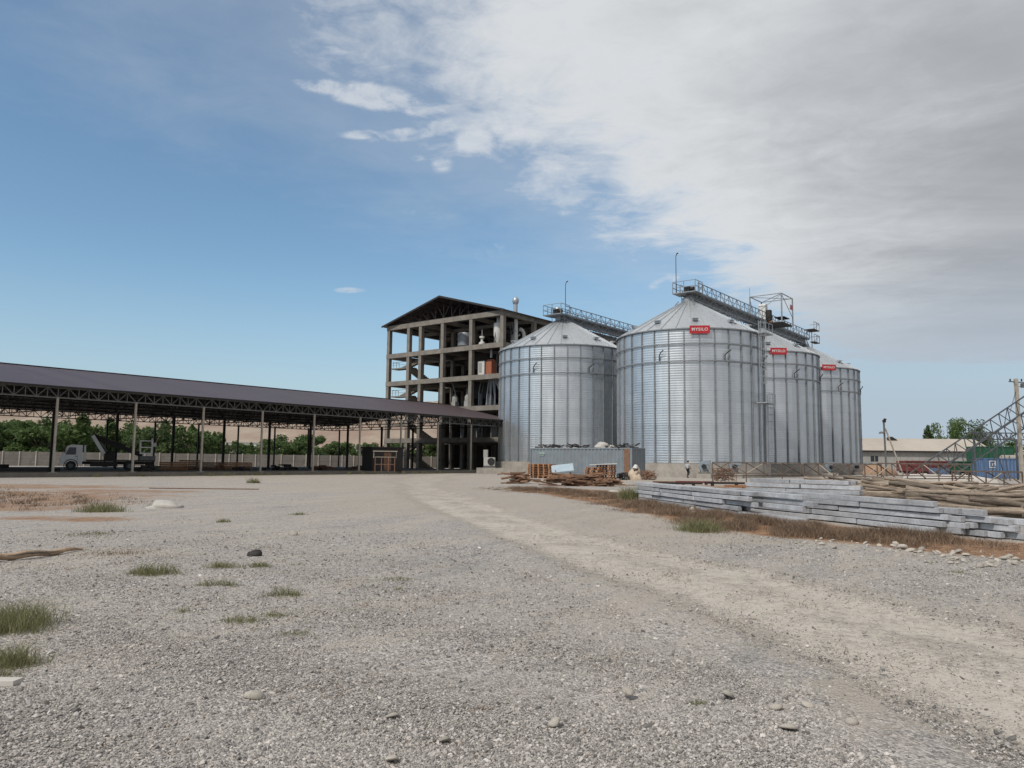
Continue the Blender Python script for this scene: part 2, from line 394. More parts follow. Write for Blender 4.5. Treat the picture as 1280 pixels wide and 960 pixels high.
ZZ = gz(XX, YY) - .04 * np.exp(-((dt - .85) / .35) ** 2) * (YY < 40) + .02 * np.exp(-((dt - 1.6) / .3) ** 2) * (YY < 70) - .03 * (1 - sstep(dt, .3, width + .4)) * (YY < 70)
track = np.clip((1 - sstep(dt, width * .2, width * 1.85)) * .72 + .30 * np.exp(-((dt - .85) / .45) ** 2) * (1 - sstep(YY, 22, 40)), 0, 1)
def blob(cx, cy, rx, ry, ang=0):
    c, s = math.cos(ang), math.sin(ang); dx, dy = XX - cx, YY - cy
    return 1 - sstep(np.hypot((dx * c + dy * s) / rx, (-dx * s + dy * c) / ry), .55, 1.25)
soil = np.zeros_like(XX)
for a in ((-24, 31, 13, 6), (-22, 27, 11, 5), (-16.5, 24.5, 4.5, 3), (-30, 40, 14, 4.5), (-11.5, 20, 2.2, 1.2), (-18, 36, 5, 2)): soil = np.maximum(soil, .62 * blob(*a))
dsoil = dist_poly(XX, YY, np.array([[2.2, 42], [4.9, 31], [5.7, 25], [6.5, 20.6], [7.3, 17.9], [8.7, 16.0], [10.2, 14.2], [14, 11]]))
soil2 = 1 - sstep(dsoil, 1.2, 2.5)
soil = np.maximum(soil, soil2); soil = np.maximum(soil, .7 * blob(3.2, 41, 4.2, 4))
soil = np.maximum(soil, .8 * blob(22, 44, 14, 16)); soil = np.maximum(soil, .35 * blob(-3.3, 12.3, .9, .35)); soil = np.maximum(soil, .5 * blob(-1.05, 5.95, .45, .14))
dust = np.zeros_like(XX)
for a in ((0, 66, 40, 18), (-2, 30, 7, 9), (3, 20, 4, 6), (-6, 44, 12, 8), (1.3, 10.6, 1.3, .35), (.55, 6.7, .55, .22), (2.9, 5.6, 1.4, .5), (-6.5, 13, 2, .9), (4.9, 16, 4, 1)): dust = np.maximum(dust, .6 * blob(*a))
idx = np.arange(XX.size).reshape(XX.shape)
faces = np.stack([idx[:-1, :-1], idx[:-1, 1:], idx[1:, 1:], idx[1:, :-1]], -1).reshape(-1, 4)
def ground_mat():
    mt, k, b, out = new_mat('gravel_yard')
    pos = k.n('ShaderNodeTexCoord').outputs['Object']
    def at(n): return k.n('ShaderNodeAttribute', attribute_name=n).outputs['Fac']
    vo = k.n('ShaderNodeTexVoronoi', feature='F1'); vo.inputs['Scale'].default_value = 52; k.L.new(pos, vo.inputs['Vector'])
    sep = k.n('ShaderNodeSeparateColor'); k.L.new(vo.outputs['Color'], sep.inputs[0])
    vo2 = k.n('ShaderNodeTexVoronoi', feature='F1'); vo2.inputs['Scale'].default_value = 19; k.L.new(pos, vo2.inputs['Vector'])
    sep2 = k.n('ShaderNodeSeparateColor'); k.L.new(vo2.outputs['Color'], sep2.inputs[0])
    n0 = k.noise(pos, .16, 5, .6); n1 = k.noise(pos, .8, 6, .65); n2 = k.noise(pos, 5, 5, .7); n3 = k.noise(pos, 60, 3, .7)
    st = k.math('ADD', k.math('MULTIPLY', sep.outputs[0], .7), k.math('MULTIPLY', sep2.outputs[1], .3))
    grey = k.mix(k.ss(st, .1, .9), (.182, .166, .152), (.58, .532, .49))
    fine = k.mix(n3, (.30, .271, .238), (.47, .431, .385))
    ff = k.ss(k.math('ADD', k.math('MULTIPLY', n1, .6), k.math('MULTIPLY', n2, .4)), .46, .62)
    c = k.mix(k.math('MULTIPLY', ff, .65), grey, fine)
    c = k.mix(k.math('MULTIPLY', k.ss(n0, .45, .65), .45), c, k.mix(n2, (.34, .309, .275), (.45, .413, .369)))
    mp = k.n('ShaderNodeMapping'); mp.inputs['Rotation'].default_value = (0, 0, R(-58)); k.L.new(pos, mp.inputs['Vector'])
    ns = k.noise(k.mul3(mp.outputs[0], (.16, .95, 1)), 1., 7, .68, .4); ns2 = k.noise(k.mul3(mp.outputs[0], (.7, 2.6, 1)), 1., 5, .65)
    pat = k.math('ADD', k.math('MULTIPLY', ns, .6), k.math('ADD', k.math('MULTIPLY', ns2, .25), k.math('MULTIPLY', n2, .15)))
    c = k.mix(k.math('MULTIPLY', k.ss(pat, .49, .60), .8), c, k.mix(n2, (.38, .328, .272), (.54, .485, .42)))
    c = k.mix(k.math('MULTIPLY', k.ss(pat, .47, .38), .55), c, k.mix(st, (.13, .128, .125), (.38, .37, .36)))
    c = k.mix(k.math('MULTIPLY', k.ss(n2, .60, .70), .5), c, k.mix(n3, (.15, .135, .115), (.24, .215, .185)))
    jig = k.math('ADD', k.math('MULTIPLY', k.math('SUBTRACT', n1, .5), .9), k.math('MULTIPLY', k.math('SUBTRACT', n2, .5), .9))
    du = k.ss(k.math('ADD', at('dust'), jig), .25, .75)
    dcol = k.mix(n3, (.36, .31, .25), (.48, .425, .35))
    c = k.mix(k.math('MULTIPLY', du, .6), c, dcol)
    tr = k.ss(k.math('ADD', at('track'), jig), .3, .75)
    tcol = k.mix(k.ss(k.math('ADD', n3, k.math('MULTIPLY', n2, .5)), .4, 1.1), (.30, .262, .208), (.42, .375, .305))
    c = k.mix(k.math('MULTIPLY', tr, .88), c, tcol)
    so_ = k.ss(k.math('ADD', at('soil'), k.math('MULTIPLY', jig, 1.1)), .3, .8)
    scol = k.mix(k.ss(n2, .35, .68), (.19, .095, .05), (.42, .26, .15))
    c = k.mix(k.math('MULTIPLY', so_, .95), c, scol)
    k.L.new(c, b.inputs['Base Color']); b.inputs['Roughness'].default_value = .95; b.inputs['Specular IOR Level'].default_value = .2
    hgt = k.math('ADD', k.math('MULTIPLY', k.math('SUBTRACT', 1., vo.outputs['Distance']), k.math('SUBTRACT', 1., k.math('MULTIPLY', tr, .75))), k.math('ADD', k.math('MULTIPLY', n2, 1.2), k.math('MULTIPLY', n3, .4)))
    bp = k.n('ShaderNodeBump'); bp.inputs['Strength'].default_value = .75; bp.inputs['Distance'].default_value = .02
    k.L.new(hgt, bp.inputs['Height']); k.L.new(bp.outputs[0], b.inputs['Normal'])
    return mt
M_ground = ground_mat()
ground = npmesh('ground', np.stack([XX, YY, ZZ], -1).reshape(-1, 3), faces, M_ground, smooth=True,
       attr={'track': (track * 0).ravel(), 'soil': soil.ravel(), 'dust': dust.ravel()})
tag(ground, kind='structure')
# the dusty track: a thin sheet lying 6 mm on the gravel, worn away along its edges
keep = (np.maximum.reduce([track[:-1, :-1], track[1:, :-1], track[:-1, 1:], track[1:, 1:]]) > .02).reshape(-1)
tf = faces[keep]; uq, inv = np.unique(tf, return_inverse=True)
def track_mat():
    mt, k, b, out = new_mat('dusty_track')
    pos = k.n('ShaderNodeTexCoord').outputs['Object']
    n1 = k.noise(pos, .8, 6, .65); n2 = k.noise(pos, 5, 5, .7); n3 = k.noise(pos, 60, 3, .7); n4 = k.noise(pos, 28, 4, .7)
    c = k.mix(k.ss(k.math('ADD', n3, k.math('MULTIPLY', n2, .6)), .45, 1.1), (.49, .44, .375), (.645, .585, .508))
    vo = k.n('ShaderNodeTexVoronoi', feature='F1'); vo.inputs['Scale'].default_value = 30; k.L.new(pos, vo.inputs['Vector'])
    sep = k.n('ShaderNodeSeparateColor'); k.L.new(vo.outputs['Color'], sep.inputs[0])
    c = k.mix(k.math('MULTIPLY', k.math('GREATER_THAN', sep.outputs[0], .8), .4), c, k.mix(sep.outputs[1], (.16, .15, .14), (.45, .42, .38)))
    n5 = k.noise(pos, 1.7, 6, .7)
    c = k.mix(k.math('MULTIPLY', k.ss(n5, .52, .66), .4), c, k.mix(n3, (.31, .275, .235), (.44, .395, .34)))
    c = k.mix(k.math('MULTIPLY', k.ss(n2, .6, .7), .5), c, (.21, .185, .155))
    k.L.new(c, b.inputs['Base Color']); b.inputs['Roughness'].default_value = .97; b.inputs['Specular IOR Level'].default_value = .15
    bp = k.n('ShaderNodeBump'); bp.inputs['Strength'].default_value = .5; bp.inputs['Distance'].default_value = .015
    k.L.new(k.math('ADD', n4, k.math('MULTIPLY', n2, .8)), bp.inputs['Height']); k.L.new(bp.outputs[0], b.inputs['Normal'])
    a = k.n('ShaderNodeAttribute', attribute_name='track').outputs['Fac']
    j = k.math('ADD', k.math('MULTIPLY', k.math('SUBTRACT', n1, .5), .9), k.math('ADD', k.math('MULTIPLY', k.math('SUBTRACT', n2, .5), .9), k.math('MULTIPLY', k.math('SUBTRACT', n4, .5), .8)))
    al = k.math('MULTIPLY', k.ss(k.math('ADD', a, j), .3, .95), .84)
    k.L.new(al, b.inputs['Alpha'])
    return mt
tv = np.stack([XX, YY, ZZ + .006], -1).reshape(-1, 3)[uq]
tro = npmesh('dirt_track', tv, inv.reshape(-1, 4), track_mat(), smooth=True, attr={'track': track.ravel()[uq]})
tag(tro, kind='structure')

# gravel: loose pebbles in front of the camera
def pebbles():
    base = np.array([[1, 0, 0], [-1, 0, 0], [0, 1, 0], [0, -1, 0], [0, 0, 1], [0, 0, -1]], float)
    tri = np.array([[0, 2, 4], [2, 1, 4], [1, 3, 4], [3, 0, 4], [2, 0, 5], [1, 2, 5], [3, 1, 5], [0, 3, 5]])
    # one subdivision of an octahedron
    V = base.tolist(); mid = {}; T = []
    def mp(a, b):
        key = (min(a, b), max(a, b))
        if key not in mid:
            q = (np.array(V[a]) + np.array(V[b])); q /= np.linalg.norm(q); V.append(q.tolist()); mid[key] = len(V) - 1
        return mid[key]
    for a, b_, c in tri:
        ab, bc, ca = mp(a, b_), mp(b_, c), mp(c, a); T += [[a, ab, ca], [b_, bc, ab], [c, ca, bc], [ab, bc, ca]]
    V = np.array(V); T = np.array(T)
    n = 360000
    # even cover of the picture: density falls with the square of the distance
    y = 1 / (1 / 4.0 - RNG.random(n) * (1 / 4.0 - 1 / 17.0)); x = (RNG.random(n) * 2 - 1) * y * .72
    s = np.exp(RNG.normal(0, .42, n)) * .0037 * (1 + .06 * y)
    dtp = dist_poly(x, y, TR); keep = RNG.random(n) < np.clip(.1 + (dtp - .7) * .7, .1, 1.)
    cl = np.sin(x * 1.7 + 1.1 * np.sin(y * .9)) * np.sin(y * 1.3 + x * .4)
    keep &= RNG.random(n) < np.clip(.75 + .5 * cl, .25, 1)
    ds = dist_poly(x, y, np.array([[2.2, 42], [4.9, 31], [5.7, 25], [6.5, 20.6], [7.3, 17.9], [8.7, 16.0], [10.2, 14.2], [14, 11]]))
    keep &= (ds > 1.9) | (RNG.random(n) < .12)
    x, y, s = x[keep], y[keep], s[keep]; n = len(x)
    sc = np.stack([s * RNG.uniform(.8, 1.5, n), s * RNG.uniform(.7, 1.2, n), s * RNG.uniform(.45, .9, n)], -1)
    tone0 = np.clip(RNG.normal(.42, .28, n), 0, 1)
    big = (y < 5.2) | (s > .012); VS, FS, TS = [], [], []; o0 = 0
    for sel, BV, BT in ((big, V, T), (~big, base, tri)):
        q = np.nonzero(sel)[0]; m_ = len(q); nv = len(BV)
        ang = RNG.random(m_) * 6.283; jit = 1 + RNG.normal(0, .17, (m_, nv)); L = BV[None] * jit[..., None] * sc[q][:, None]
        c, si = np.cos(ang)[:, None], np.sin(ang)[:, None]
        vx = L[..., 0] * c - L[..., 1] * si; vy = L[..., 0] * si + L[..., 1] * c
        tl = RNG.normal(0, .35, (m_, 1)); z_ = L[..., 2] + vx * tl
        VS.append(np.stack([vx + x[q][:, None], vy + y[q][:, None], z_ + (gz(x[q], y[q]) + sc[q][:, 2] * .4)[:, None]], -1).reshape(-1, 3))
        FS.append((BT[None] + (np.arange(m_) * nv)[:, None, None]).reshape(-1, 3) + o0); TS.append(np.repeat(tone0[q], nv)); o0 += m_ * nv
    o = npmesh('gravel', np.concatenate(VS), np.concatenate(FS), M_gravel, attr={'tone': np.concatenate(TS)})
    tag(o, 'loose grey gravel covering the open yard', 'gravel', kind='stuff')
pebbles()

# ------------------------------------------------------------------ hills
def hills():
    n, mth = 240, 44
    xs = np.linspace(-4200, 500, n); ys = np.linspace(2000, 4200, mth)
    A, B = np.meshgrid(xs, ys)
    t = (B - 2000) / 2200
    env = sstep(A, 500, -150)
    r = np.abs(np.sin(A * .0061 + 1.7 * np.sin(B * .003))) * .5 + np.abs(np.sin(A * .017 + B * .006 + 1)) * .28 + np.abs(np.sin(A * .041 - B * .011)) * .12
    z = env * (np.sin(np.clip(t * 1.6, 0, 1) * PI / 2)) * (165 + 75 * r + 25 * np.sin(A * .0021 + 2)) - 3
    ix = np.arange(A.size).reshape(A.shape)
    fs = np.stack([ix[:-1, :-1], ix[:-1, 1:], ix[1:, 1:], ix[1:, :-1]], -1).reshape(-1, 4)
    mt, k, b, out = new_mat('bare_hill_soil')
    pos = k.n('ShaderNodeTexCoord').outputs['Object']
    n1 = k.noise(k.mul3(pos, (1, .4, 2.5)), .006, 7, .65); n2 = k.noise(pos, .03, 6, .7)
    c = k.mix(k.ss(n1, .35, .65), (.27, .19, .145), (.37, .30, .23)); c = k.mix(k.math('MULTIPLY', k.ss(n2, .5, .7), .35), c, (.24, .20, .15))
    k.L.new(c, b.inputs['Base Color']); b.inputs['Roughness'].default_value = 1
    o = npmesh('hills', np.stack([A, B, z], -1).reshape(-1, 3), fs, mt, smooth=True); tag(o, kind='structure')
hills()

# ------------------------------------------------------------------ trees
def leaf_cloud(centers, radii, n, size, squash=1., seed=0):
    g = np.random.default_rng(seed); centers = np.array(centers, float); radii = np.array(radii, float)
    pr = radii ** 2; pr /= pr.sum(); ci = g.choice(len(centers), n, p=pr)
    d = g.normal(size=(n, 3)); d /= np.linalg.norm(d, axis=1, keepdims=True)
    rr = radii[ci] * (g.random(n) ** .45)
    p = centers[ci] + d * rr[:, None] * np.array([1, 1, squash])
    a = g.normal(size=(n, 3)); a /= np.linalg.norm(a, axis=1, keepdims=True)
    b = np.cross(a, g.normal(size=(n, 3))); b /= np.linalg.norm(b, axis=1, keepdims=True)
    s = size * g.uniform(.6, 1.4, n)[:, None]
    vs = np.stack([p - a * s, p + b * s * .55, p + a * s, p - b * s * .55], 1).reshape(-1, 3)
    fs = np.arange(4 * n).reshape(-1, 4)
    tn = np.clip(g.normal(.45, .22, n) + .25 * (g.random(len(centers))[ci] - .5), 0, 1)
    return vs, fs, np.repeat(tn, 4)
def make_tree(kind, h, seed, label, group, name):
    rnd = random.Random(seed)
    root = thing(name, label, 'tree', (0, 0, 0), 0, group)
    tb = MB(); cs, rs = [], []
    if kind == 'poplar':
        tb.path([(0, 0, -.2), (.05, 0, h * .4), (0, .05, h * .9)], [h * .022, h * .015, h * .004], 8)
        nb = 18
        for i in range(nb):
            f = i / (nb - 1); z = h * (.12 + .84 * f); wv = h * .11 * (math.sin(PI * (f * .86 + .12)) ** .7)
            for q in range(3):
                a = rnd.random() * 6.28; cs.append((math.cos(a) * wv * .6, math.sin(a) * wv * .6, z + rnd.uniform(-.2, .2))); rs.append(wv * rnd.uniform(.45, .8) + .12)
            tb.tube((0, 0, z * .9), (cs[-1][0], cs[-1][1], z), .03, .01, 5)
        sq = 1.6
    else:
        tb.path([(0, 0, -.2), (.1, 0, h * .3), (.05, .1, h * .55)], [h * .03, h * .022, h * .014], 8)
        wv = h * .5
        for i in range(26):
            a = rnd.random() * 6.28; r_ = wv * math.sqrt(rnd.random()); f = rnd.random()
            z = h * (.14 + .72 * f); r_ *= (math.sin(PI * (f * .62 + .2))) ** .6
            c = (math.cos(a) * r_, math.sin(a) * r_, z); cs.append(c); rs.append(h * rnd.uniform(.11, .19))
            if i % 3 == 0: tb.path([(.1, 0, h * .28), (c[0] * .5, c[1] * .5, z * .7), c], [h * .012, h * .008, h * .003], 5)
        sq = .85
    tb.build('trunk', M_bark, root)
    vs, fs, tn = leaf_cloud(cs, rs, 4200, .19 + h * .008, sq, seed)
    npmesh('crown', vs, fs, M_leaf if seed % 3 else M_leafd, root, attr={'tone': tn})
    return root
TREE_L = {'bush': 'broad bushy green tree growing behind the perimeter wall beyond the shed', 'poplar': 'narrow pointed poplar rising behind the perimeter wall beyond the shed'}
protos = {('bush', i): None for i in range(4)}; protos.update({('poplar', i): None for i in range(2)})
tree_spots = []
for i, px in enumerate(range(-40, 640, 9)):
    kind = 'poplar' if i in (16, 20, 23, 28, 31, 35, 36, 40) else 'bush'
    tree_spots.append((kind, px + random.uniform(-6, 6), 124 + (px + 40) * .05 + random.uniform(0, 22), 1.))
for i, (kind, px, Y, s) in enumerate(tree_spots):
    top = 523 + 28 * min(1, max(0, (px - 120) / 360)) + random.uniform(-3, 15)
    if kind == 'poplar': top -= 6
    if 270 < px < 335: top += 14
    h = EYE + (569 + .0105 * px - top) * Y / F
    v = (i % 4) if kind == 'bush' else i % 2
    key = (kind, v)
    if protos[key] is None:
        protos[key] = make_tree(kind, 7.0, 11 + v + (20 if kind == 'poplar' else 0), TREE_L[kind], 'trees behind the perimeter wall', 'poplar_tree' if kind == 'poplar' else 'bushy_tree'); o = protos[key]
    else: o = copy_tree(protos[key])
    o.location = (X(px, Y), Y, 0); o.rotation_euler.z = random.random() * 6.28; sc = h / 7.0; wx_ = sc * random.uniform(.8, 1.25); o.scale = (wx_, wx_, sc)
def far_tree(px, ytop, Y, kind, seed, label, wide=1.):
    h = EYE + (569 + .0105 * px - ytop) * Y / F
    o = make_tree(kind, h, seed, label, None, 'poplar_tree' if kind == 'poplar' else 'bushy_tree'); o.location = (X(px, Y), Y, 0); o.scale = (wide, wide, 1); return o
far_tree(1160, 531, 215, 'poplar', 51, 'small lone poplar rising above the long pale factory roof')
far_tree(1190, 515, 205, 'bush', 52, 'tall narrow dark tree standing left of the round crown beyond the factory roof', .62)
far_tree(1207, 522, 207, 'bush', 57, 'large dark round tree beyond the right end of the factory roof', 1.05)
far_tree(1174, 542, 230, 'bush', 55, 'tiny round treetop showing just above the factory roof', .7)
far_tree(1222, 538, 190, 'bush', 57, 'dark tree behind the green wagon and the lattice boom', 1.)
far_tree(1252, 548, 180, 'bush', 58, 'low dark bushy tree behind the stacked concrete pipes', 1.3)

# ------------------------------------------------------------------ perimeter wall
wl = thing('perimeter_wall', 'grey concrete panel wall running along the far side of the shed', 'wall', (X(-80, 114), 114, 0))
wa = Vector((X(-80, 114), 114, 0)); wb = Vector((X(640, 158), 158, 0)); wd = wb - wa; nseg = 44
for i in range(nseg):
    pm = MB(); pp = MB()
    a = wa + wd * (i / nseg); b = wa + wd * ((i + 1) / nseg); zt = 2.15 + .05 * math.sin(i * 2.3)
    for z0 in (0, .55, 1.1, 1.65): pm.bar(a + Vector((0, 0, z0 + .27)), b + Vector((0, 0, z0 + .27 + .01 * math.sin(i))), .08, .53)
    pp.bar(a + Vector((0, -.02, -.1)), a + Vector((0, -.02, zt + .12)), .16)
    pm.build('panel', M_wallp, wl, True, 0); pp.build('post', M_plinth, wl, True, 0)

# ------------------------------------------------------------------ open shed
SH0 = Vector((X(71, 58.6), 58.6, 0)); SZ = .32
shed = thing('open_shed', 'long open shed with dark brown gable roof on lattice girders and slim posts', 'shed', SH0, DA)
x0, x1, x2 = -24.0, 62.0, 56.5; ym, yf = 16.6, 34.0; EZ = 7.0; RZ = 10.0
fl = MB(); fl.b2(x0, x2 + 1, -.45, yf + .6, -.3, SZ); fl.build('floor_slab', M_floor, shed)
rf = MB(); T_ = .07
ov = -.7; ez = EZ - .12; P8 = [(x0, ov, ez), (x2, ov, ez), (x1, ym, RZ), (x0, ym, RZ), (x0, yf + .7, ez), (x2, yf + .7, ez)]
vs = [Vector(q) for q in P8] + [Vector(q) - Vector((0, 0, T_)) for q in P8]
rf.add(vs, [(0, 1, 2, 3), (3, 2, 5, 4), (6, 7, 1, 0), (7, 8, 2, 1), (8, 11, 5, 2), (11, 10, 4, 5)])
ru = MB(); ru.add([q - Vector((0, 0, .003)) for q in vs[6:]], [(3, 2, 1, 0), (4, 5, 2, 3)]); ru.build('roof_underside_shade', M_dark, shed, smooth=0)  # near-black sheet: shade below the roof put into its colour
rf.build('roof', M_roof, shed, smooth=0)
rc = MB(); rc.bar((x0, ym, RZ + .03), (x1, ym, RZ + .03), .5, .06); rc.build('ridge_cap', M_roof, shed)
gu = MB(); gu.bar((x0, ov - .06, ez - .08), (x2, ov - .06, ez - .08), .13, .14); gu.build('gutter', M_dark, shed, smooth=0)
pu = MB()
for side in (0, 1):
    for j in range(1, 11):
        f = j / 11; y = (ov + (ym - ov) * f) if side == 0 else (yf + .7 + (ym - yf - .7) * f); z = ez + (RZ - ez) * f - .17
        pu.bar((x0, y, z), (x2 - .6 + (x1 - x2) * f, y, z), .08, .14)
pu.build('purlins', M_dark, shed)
cm = None
def colm(x, y, mat, wdt=.24):
    b = MB(); b.bar((0, 0, SZ), (0, 0, EZ - .95), wdt); b.box((0, 0, SZ + .02), (.45, .45, .04))
    o = b.build('column', mat, shed, smooth=0); o.location = (x, y, 0); return o
cp = {}
def put_col(key, x, y, mat, wdt):
    if key not in cp: cp[key] = colm(x, y, mat, wdt)
    else: o = copy_tree(cp[key], shed); o.location = (x, y, 0)
for kk in range(-4, 10): put_col('n', 6 * kk, 0, M_postp, .15)
for kk in range(-3, 10): put_col('m', 6 * kk + .2, ym, M_dark, .22)
for kk in range(-3, 10): put_col('f', 6 * kk + 1.0, yf, M_dark, .18)
def truss_bay(y, mat, name='eave_girder'):
    b = MB(); zt, zb = EZ - .22, EZ - .98
    b.bar((0, 0, zt), (6, 0, zt), .10); b.bar((0, 0, zb), (6, 0, zb), .10)
    for j in range(9):
        xx = 6 * j / 8
        b.bar((xx, 0, zb), (xx, 0, zt), .06)
        if j < 8:
            if j % 2: b.bar((xx, 0, zt), (xx + .75, 0, zb), .06)
            else: b.bar((xx, 0, zb), (xx + .75, 0, zt), .06)
    o = b.build(name, mat, shed, smooth=0); o.location = (0, y, 0); return o
for (y, mat, xs) in ((0, M_steel, range(-4, 10)), (yf, M_dark, range(-4, 9))):
    o = None
    for kk in xs:
        o = truss_bay(y, mat) if o is None else copy_tree(o, shed); o.location = (6 * kk + (0 if y == 0 else 1.0), y, 0)
def cross_truss():
    b = MB(); n = 16; zb = EZ - .98
    def ztop(y): return ez + (RZ - ez) * (1 - abs(y - ym) / (ym - ov)) - .32
    pts = [(y, ztop(y)) for y in np.linspace(0, yf, n + 1)]
    for i in range(n):
        b.bar((0, pts[i][0], pts[i][1]), (0, pts[i + 1][0], pts[i + 1][1]), .1); b.bar((0, pts[i][0], zb), (0, pts[i + 1][0], zb), .1)
        b.bar((0, pts[i][0], pts[i][1]), (0, pts[i + 1][0], zb), .06) if i % 2 else b.bar((0, pts[i][0], zb), (0, pts[i + 1][0], pts[i + 1][1]), .06)
        b.bar((0, pts[i][0], pts[i][1]), (0, pts[i][0], zb), .06)
    return b.build('roof_truss', M_dark, shed, smooth=0)
ct = None
for kk in range(-3, 10):
    ct = cross_truss() if ct is None else copy_tree(ct, shed); ct.location = (6 * kk + .1, 0, 0)

# ------------------------------------------------------------------ concrete frame building
BT, BN = 88.0, 71.0
B0 = TN(BT, BN)
bld = thing('concrete_frame_building', 'unfinished five storey concrete frame building with dark gable roof behind the shed', 'building', B0, DA)
def n_of(px):
    u = (px - 640) / F     # x = .618 t - .786 n ; Y = .786 t + .618 n at t = BT
    return (.618 * BT - u * .786 * BT) / (.786 + u * .618)
ncol = [n_of(p) - BN for p in (628, 588.7, 552.7, 525, 510, 485)]; ncol[0] = 0
W = ncol[-1]; tcol = [0, 7.7, 13.5, 20, 27, 34.]; Ltot = 34.
lev = [5.0, 9.75, 14.45, 19.1, 23.9]; CW = .62
made = {}
def addcol(x, y):
    if 'c' not in made:
        b = MB(); b.bar((0, 0, 0), (0, 0, lev[-1] - .35), CW); made['c'] = b.build('column', M_conc, bld, smooth=0); o = made['c']
    else: o = copy_tree(made['c'], bld)
    o.location = (x, y, 0)
for x in tcol:
    for y in ncol: addcol(x, y)
for li, z in enumerate(lev):
    bm = MB(); hgt = .72; off = CW / 2 - .05
    for y in ncol: bm.b2(-off, Ltot + off, y - .24, y + .24, z - hgt, z - .183)
    for x in tcol: bm.b2(x - .27, x + .27, -off, W + off, z - hgt - .003, z - .186)
    for (xa, xb, ya, yb) in ((-.36, .27, -.36, W + .36), (Ltot - .27, Ltot + .36, -.36, W + .36)): bm.b2(xa, xb, ya, yb, z - hgt - .01, z + .01)
    for y in (0, W): bm.b2(.28, Ltot - .28, y - .36 if y == 0 else y - .27, y + .27 if y == 0 else y + .36, z - hgt - .012, z + .008)
    bm.build('floor_beams', M_conc, bld, smooth=0)
    if li < 4:
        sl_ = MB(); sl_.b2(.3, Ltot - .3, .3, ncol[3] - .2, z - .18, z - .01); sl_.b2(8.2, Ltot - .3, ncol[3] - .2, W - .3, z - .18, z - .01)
        sl_.build('floor_slab', simple('shaded_slab_concrete', (.085, .075, .065), .9, 0, .25, .9), bld, smooth=0)  # concrete darkened so the slabs carry the interior's shade in their colour
# stairs in the left bay
ys0, ys1 = ncol[4], ncol[5]
for li in range(5):
    zb = 0 if li == 0 else lev[li - 1]; zt = lev[li]; zm = (zb + zt) / 2
    if li == 4: continue
    st = MB(); wdt = (ys1 - ys0) / 2 - .35
    for (xa, za, xb, zb2, y) in ((6.8, zb, 1.9, zm, ys0 + .45 + wdt / 2), (1.9, zm, 6.8, zt, ys1 - .45 - wdt / 2)):
        n = 12; 
        for j in range(n):
            f = (j + .5) / n; st.box((xa + (xb - xa) * f, y, za + (zb2 - za) * (j + 1) / n - .09), (abs(xb - xa) / n + .02, wdt, .18))
        st.bar((xa, y, za - .12), (xb, y, zb2 - .12), wdt, .2)
    st.b2(.35, 1.9, ys0 + .3, ys1 - .3, zm - .2, zm); st.build('stair_flight', M_conc, bld, smooth=0)
    rl = MB()
    for y in (ys0 + .5, ys1 - .5):
        rl.bar((.45, y, zm + 1.0), (1.9, y, zm + 1.0), .05)
        for q in (.5, 1.2, 1.85): rl.bar((q, y, zm), (q, y, zm + 1), .04)
    rl.bar((.4, ys0 + .4, zm + 1.0), (.4, ys1 - .4, zm + .9), .05); rl.bar((.4, ys0 + .4, zm + .55), (.4, ys1 - .4, zm + .5), .04)
    rl.build('stair_railing', M_rust, bld, smooth=0)
# dark back walls and inner partitions
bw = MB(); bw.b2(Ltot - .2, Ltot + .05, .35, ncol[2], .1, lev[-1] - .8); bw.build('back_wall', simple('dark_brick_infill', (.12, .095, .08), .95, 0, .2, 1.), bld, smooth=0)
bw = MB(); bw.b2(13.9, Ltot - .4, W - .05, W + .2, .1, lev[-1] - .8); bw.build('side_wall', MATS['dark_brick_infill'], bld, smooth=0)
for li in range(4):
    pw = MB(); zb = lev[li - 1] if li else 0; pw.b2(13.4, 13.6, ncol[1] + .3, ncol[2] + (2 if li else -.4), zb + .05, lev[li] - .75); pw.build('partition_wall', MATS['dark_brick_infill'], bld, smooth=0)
# roof
rz0 = lev[-1] + .05; pk = 27.5; oh = 1.0; ymid = W / 2
rb = MB(); xa, xb = -1.0, Ltot + 1
q = [(xa, -oh, rz0 - .1), (xb, -oh, rz0 - .1), (xb, ymid, pk), (xa, ymid, pk), (xa, W + oh, rz0 - .1), (xb, W + oh, rz0 - .1)]
vs = [Vector(p) for p in q] + [Vector(p) - Vector((0, 0, .1)) for p in q]
rb.add(vs, [(0, 1, 2, 3), (3, 2, 5, 4), (9, 8, 7, 6), (10, 11, 8, 9), (6, 7, 1, 0), (7, 8, 2, 1), (8, 11, 5, 2), (11, 10, 4, 5), (10, 9, 3, 4), (9, 6, 0, 3)])
rb.build('roof', M_roof, bld, smooth=0)
fz = MB(); fz.bar((xa - .02, -oh, rz0 - .2), (xa - .02, ymid, pk - .1), .06, .28); fz.bar((xa - .02, ymid, pk - .1), (xa - .02, W + oh, rz0 - .2), .06, .28); fz.build('bargeboard', M_dark, bld, smooth=0)
def gable_truss():
    b = MB(); n = 14
    def zt(y): return pk - .3 - (pk - rz0) * abs(y - ymid) / (ymid + oh)
    ysn = np.linspace(.1, W - .1, n + 1)
    b.bar((0, .1, rz0 + .1), (0, W - .1, rz0 + .1), .12)
    for i in range(n):
        ya, yb = ysn[i], ysn[i + 1]
        b.bar((0, ya, zt(ya)), (0, yb, zt(yb)), .12); b.bar((0, ya, rz0 + .1), (0, ya, zt(ya)), .07)
        b.bar((0, ya, zt(ya)), (0, yb, rz0 + .1), .06) if i < n / 2 else b.bar((0, ya, rz0 + .1), (0, yb, zt(yb)), .06)
    return b.build('roof_truss', M_dark, bld, smooth=0)
gt = None
